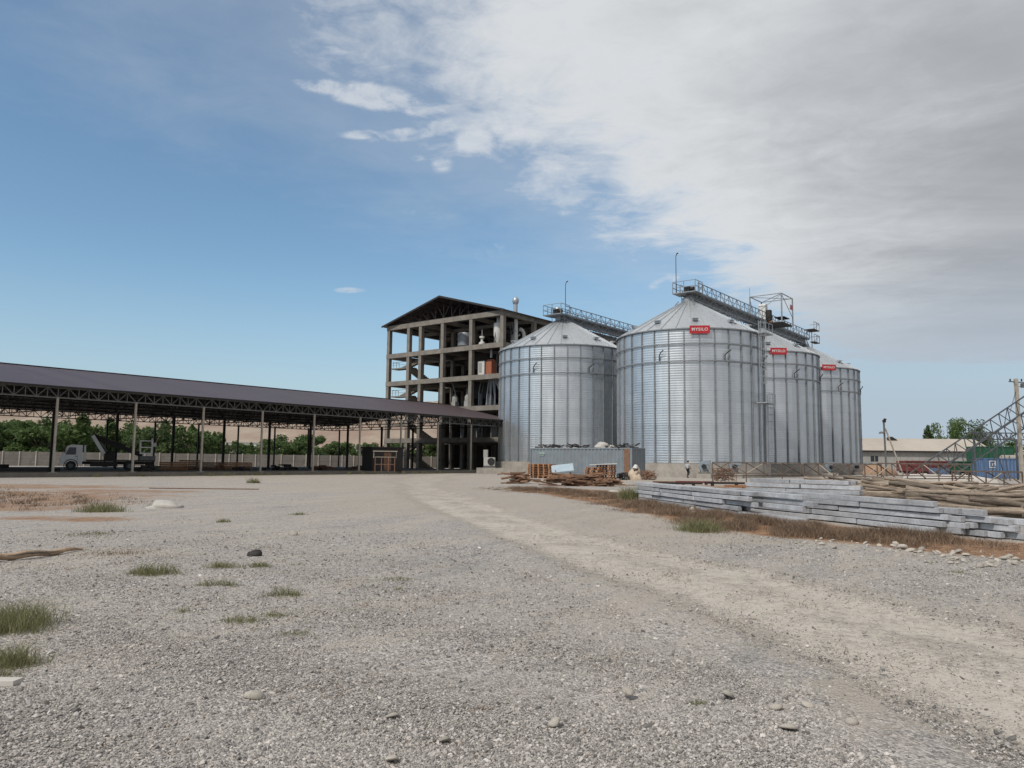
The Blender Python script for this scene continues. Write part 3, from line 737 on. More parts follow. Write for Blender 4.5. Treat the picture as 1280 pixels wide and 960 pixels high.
for x in np.linspace(.1, Ltot, 9):
    gt = gable_truss() if gt is None else copy_tree(gt, bld); gt.location = (x, 0, 0)
pb = MB()
for side in (0, 1):
    for j in range(1, 9):
        f = j / 9; y = -oh + (ymid + oh) * f if side == 0 else W + oh - (ymid + oh) * f
        pb.bar((xa, y, rz0 - .35 + (pk - rz0 + .1) * f), (xb, y, rz0 - .35 + (pk - rz0 + .1) * f), .07, .12)
pb.build('purlins', M_dark, bld, smooth=0)
# roof ventilators (rise through the roof)
def L2W(x, y, z): return chain(bld) @ Vector((x, y, z))
for i, (lx, ly, top, lab) in enumerate(((3.5, .4, 25.9, 'shiny round-headed roof ventilator at the near corner of the frame building'), (14.5, .2, 26.2, 'shiny round-headed roof ventilator beside the catwalk of the leftmost silo'))):
    vt = thing('roof_ventilator', lab, 'ventilator', L2W(lx, ly, 24.05), DA)
    b = MB(); b.tube((0, 0, 0), (0, 0, top - 24.05 - .5), .32, n=14); b.build('stem', M_galv, vt)
    z0 = top - 24.05; b = MB(); b.lathe([(.3, z0 - .5), (.45, z0 - .25), (.52, z0 + .1), (.45, z0 + .45), (.25, z0 + .65), (.02, z0 + .7)], 18); b.build('ball_head', M_galv, vt)
# machines standing on the floors
def machine(name, label, cat, lx, ly, lz): return thing(name, label, cat, L2W(lx, ly, lz), DA)
t = machine('cyclone_tank', 'white cylindrical cyclone on the top storey of the frame building', 'tank', 1.6, 2.2, lev[3])
b = MB(); b.lathe([(.02, 3.35), (.68, 3.3), (.72, 3.1), (.72, 1.5), (.25, .25), (.22, 0)], 22); b.build('drum', M_white, t)
b = MB(); b.tube((0, 0, 3.3), (0, 0, 4.3), .3, n=12); b.build('outlet_pipe', M_galv, t)
b = MB()
for a in range(4): b.bar((math.cos(a * 1.57) * .78, math.sin(a * 1.57) * .78, 0), (math.cos(a * 1.57) * .72, math.sin(a * 1.57) * .72, 1.8), .09)
b.build('support_legs', M_steel, t)
t = machine('white_cabinet', 'white machine cabinet beside the orange one on the fourth storey', 'machine', 1.8, 5.2, lev[2])
b = MB(); b.box((0, 0, 1.2), (1.3, 1.35, 2.2)); b.box((0, 0, .06), (1.4, 1.5, .12)); b.build('housing', M_white, t, smooth=0); b = MB(); b.box((-.66, .1, 1.3), (.04, .55, 1.5)); b.build('door', M_grey, t, smooth=0)
t = machine('orange_machine', 'orange red milling machine on the fourth storey of the frame building', 'machine', 1.8, 3.7, lev[2])
b = MB(); b.box((0, 0, 1.1), (1.2, 1.1, 1.9)); b.prism([(-.6, 2.05), (.6, 2.05), (.3, 2.5), (-.3, 2.5)], -.5, .5); b.build('housing', M_orange, t, smooth=0); b = MB(); b.tube((0, 0, 2.8), (0, 0, 4.1), .18); b.build('feed_pipe', M_galv, t)
t = machine('small_white_valve', 'small white hooded blower on the top storey near the middle column', 'machine', 1.2, 5.1, lev[3])
b = MB(); b.lathe([(.5, 0), (.5, .5), (.2, .7), (.2, 1.1), (.42, 1.25), (.4, 1.5), (.02, 1.55)], 14); b.build('body', M_white, t); b = MB(); b.tube((0, 0, 1.5), (0, 0, 2.6), .06); b.build('pipe', M_galv, t)
t = machine('round_bin', 'grey round bin on the top storey in the shade', 'tank', 3.5, 10.5, lev[3]); b = MB(); b.lathe([(.02, 3), (1.2, 2.8), (1.3, 2.6), (1.3, .7), (.4, 0), (.02, 0)], 20); b.build('drum', M_galvd, t)
b = MB(); b.box((0, 0, .35), (2.2, 2.2, .12)); b.build('stand', M_steel, t)
t = machine('square_hopper', 'dark steel hopper filling the middle bay of the third storey', 'hopper', 6, 8.5, lev[1]); b = MB(); b.box((0, 0, 2.9), (4, 4.4, 2.6)); b.add([(-2, -2.2, 1.6), (2, -2.2, 1.6), (2, 2.2, 1.6), (-2, 2.2, 1.6), (-.3, -.3, .3), (.3, -.3, .3), (.3, .3, .3), (-.3, .3, .3)], [(0, 1, 5, 4), (1, 2, 6, 5), (2, 3, 7, 6), (3, 0, 4, 7), (4, 5, 6, 7)]); b.build('bin', M_dark, t, smooth=0)
o2 = copy_tree(t); o2.location = L2W(6, 8.5, lev[2]); o2['label'] = 'dark steel hopper filling the middle bay of the fourth storey'
t = machine('spout_cluster', 'fan of slanting galvanised spouts on the third storey beside the leftmost silo', 'pipework', 1.5, 3.0, lev[1])
for j in range(13):
    b = MB(); y = -2.0 + .34 * j; b.path([(0, y * .35, 4.2), (.1, y * .5, 3.6), (.25 * (j % 4), y * (.6 + .15 * (j % 4)), 1.4), (.25 * (j % 4), y * (.6 + .2 * (j % 4)), .0)], .065, 8); b.build('spout', M_galv if j % 3 == 0 else M_galvd, t)
for (lz, ly0, ly1, x_, nn) in ((lev[3], 1.0, 6.0, 5.5, 7), (lev[2], 1.2, 11, 7.0, 12), (lev[1], 5.0, 11.5, 3.0, 9), (lev[0], 1., 12, 3.5, 12)):
    t2 = machine('pipe_run', {0: 'thin pipes and ducts crowding the top storey of the frame building', 1: 'thin pipes and ducts crowding the fourth storey of the frame building', 2: 'thin pipes and ducts crowding the third storey of the frame building', 3: 'thin pipes and ducts crowding the second storey of the frame building'}[[lev[3], lev[2], lev[1], lev[0]].index(lz)], 'pipework', x_, (ly0 + ly1) / 2, lz)
    for j in range(nn):
        b = MB(); yy = (ly1 - ly0) * ((j + .5) / nn - .5); xx = random.uniform(-1.5, 1.5); h_ = 4.0 if j % 3 else random.uniform(1.4, 2.6); b.path([(xx, yy, 0), (xx, yy, h_ * .6), (xx + random.uniform(-.8, .8), yy + random.uniform(-.6, .6), h_)], random.uniform(.05, .14), 8)
        if j % 4 == 0: b.box((xx, yy, .5), (.9, .8, 1.0)); b.lathe([(.5, 1.0), (.5, 1.7), (.15, 2.2)], 10, (xx, yy, 0))
        b.build('pipe', M_galvd if j % 4 else M_grey, t2)
b = MB(); b.box((0, 0, 4.3), (1, 2.2, .3)); b.build('distributor_box', M_galvd, t, smooth=0)
t = machine('bent_white_duct', 'white bent duct rising at the side of the top storey', 'duct', 6.2, .8, lev[3]); b = MB(); b.path([(0, 0, 0), (0, 0, 2.1), (-.3, 0, 2.6), (-.9, 0, 2.8)], .28, 10); b.build('pipe', M_white, t)
b = MB(); b.box((0, 0, .06), (.8, .8, .12)); b.build('base_plate', M_steel, t)
t = machine('hooded_white_duct', 'straight white duct with wide hopper foot on the top storey side', 'duct', 4.3, .9, lev[3]); b = MB(); b.lathe([(.9, 0), (.85, .5), (.3, 1.0), (.28, 4.2)], 14); b.build('pipe', M_white, t)
b = MB(); b.lathe([(.32, 2.2), (.36, 2.2), (.36, 2.4), (.32, 2.4)], 14); b.build('collar', M_galv, t)

# ------------------------------------------------------------------ silos
SR = 8.4; PZ = 1.5; EAV = 16.15; APX = 20.7
S1 = Vector((21.05, 90.6, 0)); STEP = 20.9
SP = [S1, S1 + D2 * STEP, S1 + D2 * STEP * 2, Vector((6.77, 103.3, 0))]
def corr_mesh():
    n = 160; prof = []; pitch = .27; z = PZ
    rows = int((EAV - PZ) / pitch * 4)
    prof = [(SR + .011 * math.sin(2 * PI * (j / 4)), PZ + (EAV - PZ) * j / rows) for j in range(rows + 1)]
    b = MB(); b.lathe(prof, n); return b
SILO_L = ['largest galvanised grain silo in front, with red sign and caged ladder', 'galvanised grain silo with red sign, partly hidden behind the largest silo',
          'farthest galvanised grain silo with red sign at the right end of the row', 'galvanised grain silo without a sign beside the concrete frame building']
def make_silo():
    s = thing('grain_silo', SILO_L[0], 'silo', (0, 0, 0), 0, 'grain silos')
    corr_mesh().build('corrugated_wall', M_silo, s, smooth=80)
    b = MB(); b.lathe([(SR + .55, -.2), (SR + .55, PZ - .02), (SR - .3, PZ - .02)], 72); b.build('concrete_plinth', M_plinth, s)
    # roof: pleated cone of 32 sectors with raised ribs
    b = MB(); b.lathe([(SR + .16, EAV - .04), (SR + .16, EAV + .02), (.62, APX), (.6, APX - .3)], 128); b.build('cone_roof', M_sroof, s, smooth=60)
    rb = MB()
    for i in range(32):
        a = 2 * PI * i / 32; ca, sa = math.cos(a), math.sin(a)
        rb.bar((ca * (SR + .15), sa * (SR + .15), EAV + .06), (ca * .65, sa * .65, APX + .03), .08, .12)
    rb.build('roof_ribs', M_sroof, s)
    cp_ = MB(); cp_.lathe([(.75, APX - .1), (.75, APX + .45), (.55, APX + .5), (.02, APX + .5)], 24); cp_.build('top_collar', M_galvd, s)
    stf = None
    for i in range(32):
        a = 2 * PI * (i + .5) / 32
        if stf is None:
            b = MB()
            for (za, zb, w_) in ((PZ, 5.3, .17), (5.3, 9.2, .14), (9.2, 13, .11), (13, EAV, .09)):
                b.box((SR + .07 + .02, 0, (za + zb) / 2), (.12, w_, zb - za)); b.box((SR + .12, 0, za + .1), (.1, w_ + .05, .2))
            stf = b.build('stiffener', M_galvd, s, smooth=0); o = stf
        else: o = copy_tree(stf, s)
        o.rotation_euler = (0, 0, a)
    for z in (12.55, 14.45, EAV - .06):
        b = MB(); r0 = SR + .15; b.lathe([(r0, z - .06), (r0 + .09, z - .06), (r0 + .09, z + .06), (r0, z + .06)], 96); b.build('wind_ring', M_galvd, s)
    # roof vents near the eave, temperature cable heads on the roof
    for i in range(10):
        a = 2 * PI * (i + .3) / 10; rr = SR - 1.6; z = EAV + (APX - EAV) * (1 - (rr - .6) / (SR - .6)); b = MB(); ca, sa = math.cos(a), math.sin(a)
        Mx = Matrix.Rotation(a, 3, 'Z')
        b.box((ca * rr, sa * rr, z + .28), (.4, .6, .32), M=Mx); b.box((ca * (rr + .3), sa * (rr + .3), z + .36), (.3, .66, .06), M=Mx)
        b.build('roof_vent', M_galv, s, smooth=0)
    # gooseneck spouts on the wall
    for a in (20, 100, 235, 283, 330):
        a = R(a); d = Vector((math.cos(a), math.sin(a), 0)); tg = Vector((-d.y, d.x, 0)); r1 = SR + .18
        b = MB(); b.path([d * r1 + Vector((0, 0, 12.6)), d * r1 + Vector((0, 0, 13.2)), d * (r1 + .2) + tg * .25 + Vector((0, 0, 13.5)), d * (r1 + .3) + tg * .6 + Vector((0, 0, 13.75))], .06, 8)
        b.build('wall_spout', M_dark, s)
    return s
silo = make_silo(); silo.location = SP[0]
SIL = [silo]
for i in (1, 2, 3):
    o = copy_tree(silo); o.location = SP[i]; o.rotation_euler.z = (0, .08, .05, .11)[i]; o['label'] = SILO_L[i]; SIL.append(o)
# red signs fixed at the eave
def text_part(body, size, mat, parent, loc, rot, ext=.01, name='lettering'):
    cu = bpy.data.curves.new(name, 'FONT'); cu.body = body; cu.size = size; cu.extrude = ext; cu.align_x = 'CENTER'; cu.align_y = 'CENTER'
    cu.offset = size * .02; cu.space_character = 1.15; cu.materials.append(mat)
    tmp = bpy.data.objects.new(name, cu); COL.objects.link(tmp); bpy.context.view_layer.update()
    me = bpy.data.meshes.new_from_object(tmp.evaluated_get(bpy.context.evaluated_depsgraph_get())); bpy.data.objects.remove(tmp)
    me.materials.clear(); me.materials.append(mat)
    o = bpy.data.objects.new(name, me); COL.objects.link(o); o.location = loc; o.rotation_euler = rot; setpar(o, parent); return o
for i, (pxc, py) in enumerate(((877, 410.6), (976, 438.3), (1039, 459))):
    c = SP[i]; u = (pxc - 640) / F; best = None
    for a in np.linspace(180, 360, 721):      # the point of the wall seen in that direction
        q = c + Vector((math.cos(R(a)), math.sin(R(a)), 0)) * (SR + .3)
        e = abs(q.x / q.y - u)
        if q.y < c.y and (best is None or e < best[0]): best = (e, a, q)
    a = R(best[1]); q = best[2]; h = EYE + (569 + .0105 * pxc - py) * q.y / F
    facing = a + PI / 2
    if i > 0:   # mount turned towards the yard
        pass
    sg = thing('silo_sign', ('red sign with white lettering on the eave of the largest front silo', 'red sign with white lettering on the second silo in the row', 'red sign with white lettering on the farthest silo')[i], 'sign', (q.x, q.y, h), facing, 'red silo signs')
    b = MB(); b.box((0, 0, 0), (2.15, .06, .86)); b.build('panel', M_sign, sg, smooth=0)
    b = MB()
    for x in (-.8, .8): b.bar((x, .05, 0), (x, .30, 0), .06)
    b.build('brackets', M_galvd, sg, smooth=0)
    text_part('MYSILO', .46, M_white, sg, (0, -.04, 0), (PI / 2, 0, 0))

# caged ladder on the largest silo
lad = MB(); cg = MB(); pf = MB()
def wallpt(a, r, z): return S1 + Vector((math.cos(a) * r, math.sin(a) * r, z))
aL = R(322); dL = Vector((math.cos(aL), math.sin(aL), 0)); tL = Vector((-dL.y, dL.x, 0))
def ladder(off, z0, z1):
    base = S1 + dL * (SR + .45) + tL * off
    for s_ in (-.25, .25): lad.bar(base + tL * s_ + Vector((0, 0, z0)), base + tL * s_ + Vector((0, 0, z1)), .06)
    z = z0 + .2
    while z < z1: lad.bar(base - tL * .25 + Vector((0, 0, z)), base + tL * .25 + Vector((0, 0, z)), .035); z += .3
    z = z0 + 2.2
    while z < z1:
        pts = [base + tL * (.38 * math.cos(t_)) + dL * (.42 + .42 * math.sin(t_) - .1) + Vector((0, 0, z)) for t_ in np.linspace(-.35, PI + .35, 9)]
        cg.path(pts, .025, 5); z += .75
    for t_ in (0, PI * .33, PI * .66, PI):
        p = base + tL * (.38 * math.cos(t_)) + dL * (.32 + .42 * math.sin(t_)); cg.bar(p + Vector((0, 0, z0 + 2.2)), p + Vector((0, 0, z1)), .035)
ladder(.9, PZ - 1.2, 9.3); ladder(-.9, 8.2, 17.4)
pc = S1 + dL * (SR + .75) + Vector((0, 0, 8.2)); pf.box(pc, (1.1, 3.0, .1), rz=aL)
for s_ in (-1.45, -.5, .5, 1.45): pf.bar(pc + tL * s_ + dL * .5, pc + tL * s_ + dL * .5 + Vector((0, 0, 1.1)), .05)
pf.bar(pc + tL * -1.45 + dL * .5 + Vector((0, 0, 1.1)), pc + tL * 1.45 + dL * .5 + Vector((0, 0, 1.1)), .05); pf.bar(pc + tL * -1.45 + dL * .5 + Vector((0, 0, .55)), pc + tL * 1.45 + dL * .5 + Vector((0, 0, .55)), .04)
p2 = S1 + dL * (SR + .6) + tL * .3 + Vector((0, 0, EAV - .1)); pf.box(p2, (1.1, 2.4, .1), rz=aL)
for s_ in (-1.15, 0, 1.15): pf.bar(p2 + tL * s_ + dL * .5, p2 + tL * s_ + dL * .5 + Vector((0, 0, 1.15)), .05)
pf.bar(p2 - tL * 1.15 + dL * .5 + Vector((0, 0, 1.15)), p2 + tL * 1.15 + dL * .5 + Vector((0, 0, 1.15)), .05)
for nm, b_ in (('ladder', lad), ('ladder_cage', cg), ('ladder_platform', pf)): b_.build(nm, M_galv, SIL[0], True, 0)

# conveyor catwalks over the silo rows
def catwalk(label, base, t0, t1, zf, zr, poles, hp):
    cw = thing('conveyor_catwalk', label, 'catwalk', base + Vector((0, 0, 0)), DA, 'conveyor catwalks on the silos')
    tr = MB(); tr.b2(t0, t1, -.35, .35, zf - .75, zf - .05); n = int((t1 - t0) / 2)
    for j in range(n + 1): x = t0 + (t1 - t0) * j / n; tr.b2(x - .05, x + .05, -.42, .42, zf - .82, zf + .0)
    tr.build('conveyor_trough', M_galvd, cw, smooth=0)
    dk = MB(); dk.b2(t0, t1, -1.15, -.36, zf - .06, zf); dk.b2(t0, t1, .36, 1.15, zf - .06, zf); dk.b2(t0, t1, -1.18, -1.12, zf - .1, zf + .12); dk.b2(t0, t1, 1.12, 1.18, zf - .1, zf + .12); dk.build('walkway_grating', M_galvd, cw, smooth=0)
    rl = MB(); n = max(2, int((t1 - t0) / 1.3))
    for s_ in (-1.15, 1.15):
        for j in range(n + 1):
            x = t0 + (t1 - t0) * j / n; rl.bar((x, s_, zf), (x, s_, zr), .07)
            if j < n: x2_ = t0 + (t1 - t0) * (j + 1) / n; rl.bar((x, s_, zr if j % 2 else zf), (x2_, s_, zf if j % 2 else zr), .05)
        rl.bar((t0, s_, zr), (t1, s_, zr), .09); rl.bar((t0, s_, (zf + zr) / 2), (t1, s_, (zf + zr) / 2), .05)
    rl.build('handrail', M_galvd, cw, smooth=0)
    lt = MB(); n = int((t1 - t0) / 1.6)
    for s_ in (-1.0, 1.0):
        lt.bar((t0, s_, zf - .12), (t1, s_, zf - .12), .12); lt.bar((t0, s_, zf - 1.0), (t1, s_, zf - 1.0), .10)
        for j in range(n):
            xa_ = t0 + (t1 - t0) * j / n; xb_ = t0 + (t1 - t0) * (j + 1) / n
            lt.bar((xa_, s_, zf - .12), (xb_, s_, zf - 1.0), .06) if j % 2 else lt.bar((xa_, s_, zf - 1.0), (xb_, s_, zf - .12), .06)
            lt.bar((xa_, s_, zf - .12), (xa_, s_, zf - 1.0), .05)
    lt.build('lattice_girder', M_galvd, cw, smooth=0)
    # head platform with motor
    hd = MB(); hd.b2(t0 - 1.5, t0 + .6, -1.5, 1.5, zf - .12, zf - .01)
    for (x, y) in ((-1.45, -1.45), (-1.45, 0), (-1.45, 1.45), (-.4, 1.45), (-.4, -1.45), (.55, -1.45), (.55, 1.45)): hd.bar((t0 + x, y, zf), (t0 + x, y, zr + .1), .07)
    for z in (zr + .1, (zf + zr) / 2):
        hd.bar((t0 - 1.45, -1.45, z), (t0 - 1.45, 1.45, z), .06)
        for y in (-1.45, 1.45): hd.bar((t0 - 1.45, y, z), (t0 + .55, y, z), .06)
    hd.build('head_platform', M_galvd, cw, smooth=0)
    mo = MB(); mo.box((t0 - .3, 0, zf + .4), (.9, .7, .8)); mo.tube((t0 - .3, -.8, zf + .5), (t0 - .3, .3, zf + .5), .28, n=12); mo.build('drive_motor', M_dark, cw)
    for hx in hp:
        lg = MB()
        for s_ in (-.9, .9):
            for dx in (-.8, .8): lg.bar((hx + dx, s_, zf - 1.0), (hx + dx * 1.8, s_ * 1.6, APX - .9), .09)
        lg.bar((hx - .8, -.9, zf - 1.0), (hx + .8, .9, zf - 1.0), .06); lg.bar((hx, 0, zf - .75), (hx, 0, APX + .3), .5); lg.build('support_legs', M_galvd, cw, smooth=0)
    for (x, y, zt) in poles:
        po = MB(); po.path([(x, y, zf), (x, y, zt - .5), (x + .25, y, zt - .1), (x + .45, y - .05, zt)], [.05, .04, .06, .08], 8); po.build('lamp_pole', M_dark, cw)
    return cw
catwalk('long conveyor catwalk running over the largest silo and the ones behind it', S1, .2, 42.6, 21.75, 22.95, [(-1.2, 1.0, 26.7)], (0, 10.5, STEP, 31, STEP * 2))
catwalk('conveyor catwalk leading right from the top of the silo beside the frame building', SP[3], -1.0, 25, 21.2, 22.4, [(.3, -.3, 26.2)], (0, 9, 13, 22))
# hoist frame over the second silo
hz0, hz1 = 21.8, 25.2; hc = TN(108.2, 37.9)
hf = thing('hoist_frame', 'open square steel frame tower standing on the catwalk above the second silo', 'steel frame', hc + Vector((0, 0, 21.8)), DA)
b = MB()
cs = [(-2.2, -2.2), (2.4, -2.2), (2.4, 2.3), (-2.2, 2.3)]
for i, (x, y) in enumerate(cs):
    b.bar((x, y, -.6), (x, y, 3.5), .16); x3, y3 = cs[(i + 1) % 4]; b.bar((x, y, 3.45), (x3, y3, 3.45), .10)
b.build('posts', M_galvd, hf, smooth=0)
b = MB()
b.bar((-2.2, -2.2, 3.4), (2.4, 2.3, 3.4), .07); b.bar((-2.2, 2.3, 3.4), (2.4, -2.2, 3.4), .07)
b.bar((-2.2, -2.2, 3.4), (2.4, -2.2, .6), .06); b.bar((-2.2, 2.3, .4), (-2.2, -2.2, 3.3), .06); b.bar((-2.2, 2.3, 3.3), (-.6, 2.3, .4), .05); b.bar((-2.2, 2.3, 3.3), (-2.2, 2.3, 4.8), .05); b.build('braces', M_galvd, hf, smooth=0)
b = MB(); b.box((.6, .2, -.5), (4.4, 4.6, .12)); b.box((.2, -1.4, .35), (2.4, 1.4, .1)); b.build('deck', M_dark, hf, smooth=0)
eh = thing('elevator_head', 'pale boxy elevator head inside the open frame tower above the silos', 'machine', hc + N2 * .9 - D2 * .6 + Vector((0, 0, 21.4)), DA)
b = MB(); b.box((0, .1, 1.5), (.9, 1.0, 2.2)); b.prism([(-.45, 2.6), (.45, 2.6), (.2, 2.9), (-.2, 2.9)], -.4, .6); b.build('housing', M_white, eh, smooth=0); b = MB(); b.box((.0, -.75, 1.2), (.7, .6, 1.5)); b.build('casing', M_dark, eh, smooth=0)
b = MB(); b.tube((0, -.6, .5), (.0, -1.2, .1), .25, n=10); b.build('discharge_spout', M_rust, eh)
sgp = hc + D2 * 1.2 - N2 * 2.35 + Vector((0, 0, 23.8)); hs = thing('tower_sign', 'small red and white sign hanging in the open frame tower', 'sign', sgp, DA)
b = MB(); b.box((.2, 0, 0), (1.1, .05, .7)); b.build('panel', M_sign, hs, smooth=0); b = MB(); b.box((-.35, -.02, .1), (.25, .05, .5)); b.bar((-.4, 0, .35), (-.4, 0, 1.4), .03); b.bar((.6, 0, .35), (.6, 0, 1.4), .03); b.build('white_edge_strip', M_white, hs, smooth=0)
# side landing at the end of the long catwalk
ed = thing('end_landing', 'railed landing stepping up at the far end of the long catwalk', 'platform', SP[2] + D2 * .3 - N2 * 1.4 + Vector((0, 0, 22)), DA)
b = MB(); b.b2(-1.2, 1.6, -1.0, .6, 1.0, 1.12); b.b2(-.9, 1.6, -1.0, -.2, -1.0, -.9); b.build('deck', M_dark, ed, smooth=0)
b = MB()
for z in (1.12, -.9):
    for x in (-1.2, .2, 1.6): b.bar((x, -.97, z), (x, -.97, z + 1.15), .07)
    b.bar((-1.2, -.97, z + 1.12), (1.6, -.97, z + 1.12), .07); b.bar((1.57, -.97, z + 1.12), (1.57, .57, z + 1.12), .07); b.bar((-1.2, -.97, z), (1.6, -.97, z + 1.1), .05)
for x in (-1.1, 1.5): b.bar((x, .2, -1.6), (x, .2, 1.0), .1)
b.build('railing', M_galvd, ed, smooth=0)

# aeration fans at the plinths
def fan(px, Y, label, i, f=[None]):
    loc = Vector((X(px, Y), Y, .45))
    if f[0] is None:
        t = thing('aeration_fan', label, 'fan', loc, 0, 'aeration fans at the silo plinths'); f[0] = t
        b = MB(); Mx = Matrix.Rotation(PI / 2, 3, 'X'); b.lathe([(.02, -.25), (.52, -.25), (.55, -.2), (.55, .2), (.52, .25), (.02, .25)], 20, (0, 0, .75), M=Mx); b.build('scroll_housing', M_machine, t)
        b = MB(); b.box((.35, .3, 1.15), (.5, 1.2, .45)); b.build('outlet_duct', M_machine, t, smooth=0)
        b = MB(); b.tube((.0, -.3, .75), (0, -.75, .75), .24, n=14); b.build('motor', M_dark, t); b = MB(); b.box((0, -.1, .08), (1.2, 1.2, .12)); b.bar((-.4, 0, .1), (-.3, 0, .5), .1); b.bar((.4, 0, .1), (.3, 0, .5), .1); b.build('base_frame', M_steel, t, smooth=0)
        b = MB(); b.b2(-.7, .7, -.8, .7, -.5, .02); b.build('concrete_pad', M_plinth, t, smooth=0)
    else: t = copy_tree(f[0]); t.location = loc; t['label'] = label
    t.rotation_euler.z = .2 * i - .3
for i, (px, Y, lb) in enumerate(((880, 79.5, 'pale blue grey aeration fan by the plinth just right of the walking worker'), (917, 80.5, 'aeration fan behind the rebar block at the largest silo'), (1036, 96, 'aeration fan at the foot of the second silo'), (1067, 116, 'aeration fan at the right edge of the farthest silo'), (1084, 118, 'aeration fan past the farthest silo, beside the orange sand heap'))): fan(px, Y, lb, i)

# outdoor unit on a concrete block beside the building
ac = thing('outdoor_unit', 'white outdoor cooling unit with round fan beside the leftmost silo', 'air conditioner', (X(613, 92), 92, .7), -.1)
b = MB(); b.box((0, 0, .75), (1.3, .7, 1.0)); b.build('case', M_offw, ac, smooth=0); b = MB(); Mx = Matrix.Rotation(PI / 2, 3, 'X'); b.lathe([(.4, .0), (.44, .0), (.44, .06), (.4, .06)], 20, (.25, -.34, .75), M=Mx); b.lathe([(.02, .03), (.4, .03)], 20, (.25, -.34, .75), M=Mx); b.build('fan_grille', M_black, ac)
b = MB(); b.box((-.5, .3, 1.7), (.5, .5, .9)); b.bar((-.5, .3, 1.2), (-.5, .3, 1.4), .1); b.build('top_box', M_grey, ac, smooth=0); b = MB(); b.box((0, 0, .1), (1.4, .6, .2)); b.build('feet', M_steel, ac, smooth=0)
cb = MB(); cb.b2(-1.6, 1.6, -.7, .9, -.2, .7); cb = cb.build('concrete_block', M_plinth, smooth=0); cb.location = (X(614, 92), 92, 0); tag(cb, 'pale concrete block carrying the white outdoor cooling unit', 'block')

# ------------------------------------------------------------------ containers
def corr_panel(b, a, bb, z0, z1, out, pitch=.42, depth=.07):
    a = Vector(a); bb = Vector(bb); L = (bb - a).length; n = int(L / pitch); o = Vector(out)
    pts = []
    for j in range(n):
        for f, dd in ((0, 0), (.25, 0), (.5, depth), (.75, depth)):
            pts.append(a + (bb - a) * ((j + f) / n) + o * (dd - depth))
    pts.append(bb - o * depth)
    vs = [p + Vector((0, 0, z0)) for p in pts] + [p + Vector((0, 0, z1)) for p in pts]; m_ = len(pts)
    b.add(vs, [(i, i + 1, m_ + i + 1, m_ + i) for i in range(m_ - 1)])
def container(name, label, loc, rz, L, Wd, H, mat, frame):
    t = thing(name, label, 'container', loc, rz)
    b = MB(); corr_panel(b, (.1, 0, 0), (L - .1, 0, 0), .16, H - .1, (0, -1, 0)); corr_panel(b, (L, .1, 0), (L, Wd - .1, 0), .16, H - .1, (1, 0, 0)); corr_panel(b, (L - .1, Wd, 0), (.1, Wd, 0), .16, H - .1, (0, 1, 0)); corr_panel(b, (0, Wd - .1, 0), (0, .1, 0), .16, H - .1, (-1, 0, 0))
    b.build('corrugated_walls', mat, t, smooth=0)
    b = MB()
    for x in (.07, L - .07):
        for y in (.07, Wd - .07): b.box((x, y, H / 2), (.17, .17, H))
    for z in (.08, H - .05):
        for y in (.03, Wd - .03): b.b2(.16, L - .16, y - .05, y + .05, z - .07, z + .06)
        for x in (.03, L - .03): b.b2(x - .05, x + .05, .16, Wd - .16, z - .07, z + .06)
    b.build('corner_frame', frame, t, smooth=0)
    b = MB(); b.b2(.1, L - .1, .08, Wd - .08, H - .09, H - .03); b.b2(.1, L - .1, .08, Wd - .08, .1, .16); b.build('roof_panel', mat, t, smooth=0)
    return t
cA = Vector((X(663, 80), 80, .3)); cB = Vector((X(785, 72.5), 72.5, .3)); crz = math.atan2(cB.y - cA.y, cB.x - cA.x)
gc = container('shipping_container', 'long grey corrugated shipping container with scrap on its roof before the silos', cA, crz, 12.19, 2.44, 2.6, M_cont, M_cont)
b = MB(); b.b2(11.35, 11.95, -.03, -.012, .16, 2.5); b.build('rusty_patch', M_rust, gc, smooth=0)
b = MB(); b.box((1.6, -.02, 2.1), (.8, .02, .28)); b.box((1.6, -.02, 1.85), (.5, .02, .08)); b.build('faded_mark', simple('faded_green_mark', (.26, .34, .31), .7), gc, smooth=0)
bk = MB()
for x in (.4, 6, 11.6): bk.b2(x - .3, x + .3, .1, 2.3, -.35, 0)
bk.build('support_blocks', M_plinth, gc, smooth=0)
def on_cont(x, y, z=2.6): return Matrix.Translation(cA) @ Matrix.Rotation(crz, 4, 'Z') @ Vector((x, y, z))
for i, (x0_, x1_, n, lb) in enumerate(((1, 3.6, 9, 'dark tangle of scrap rods on the left part of the grey container roof'), (4.4, 6.6, 9, 'dark tangle of scrap rods in the middle of the grey container roof'), (9.4, 11.8, 12, 'dark scrap tangle at the right end of the grey container roof'))):
    t = thing('scrap_tangle', lb, 'scrap', on_cont((x0_ + x1_) / 2, 1.0), crz, 'scrap on the container roof'); L = x1_ - x0_; b = MB()
    for j in range(n * 3):
        p = Vector((random.uniform(-L / 2, L / 2), random.uniform(-.9, .9), random.uniform(.02, .35))); q = p + Vector((random.uniform(-1, 1) * L * .4, random.uniform(-.4, .4), random.uniform(-.15, .2))); q.z = max(.03, q.z); b.bar(p, q, random.uniform(.04, .1), random.uniform(.03, .12))
    b.build('rods', M_dark, t, smooth=0)
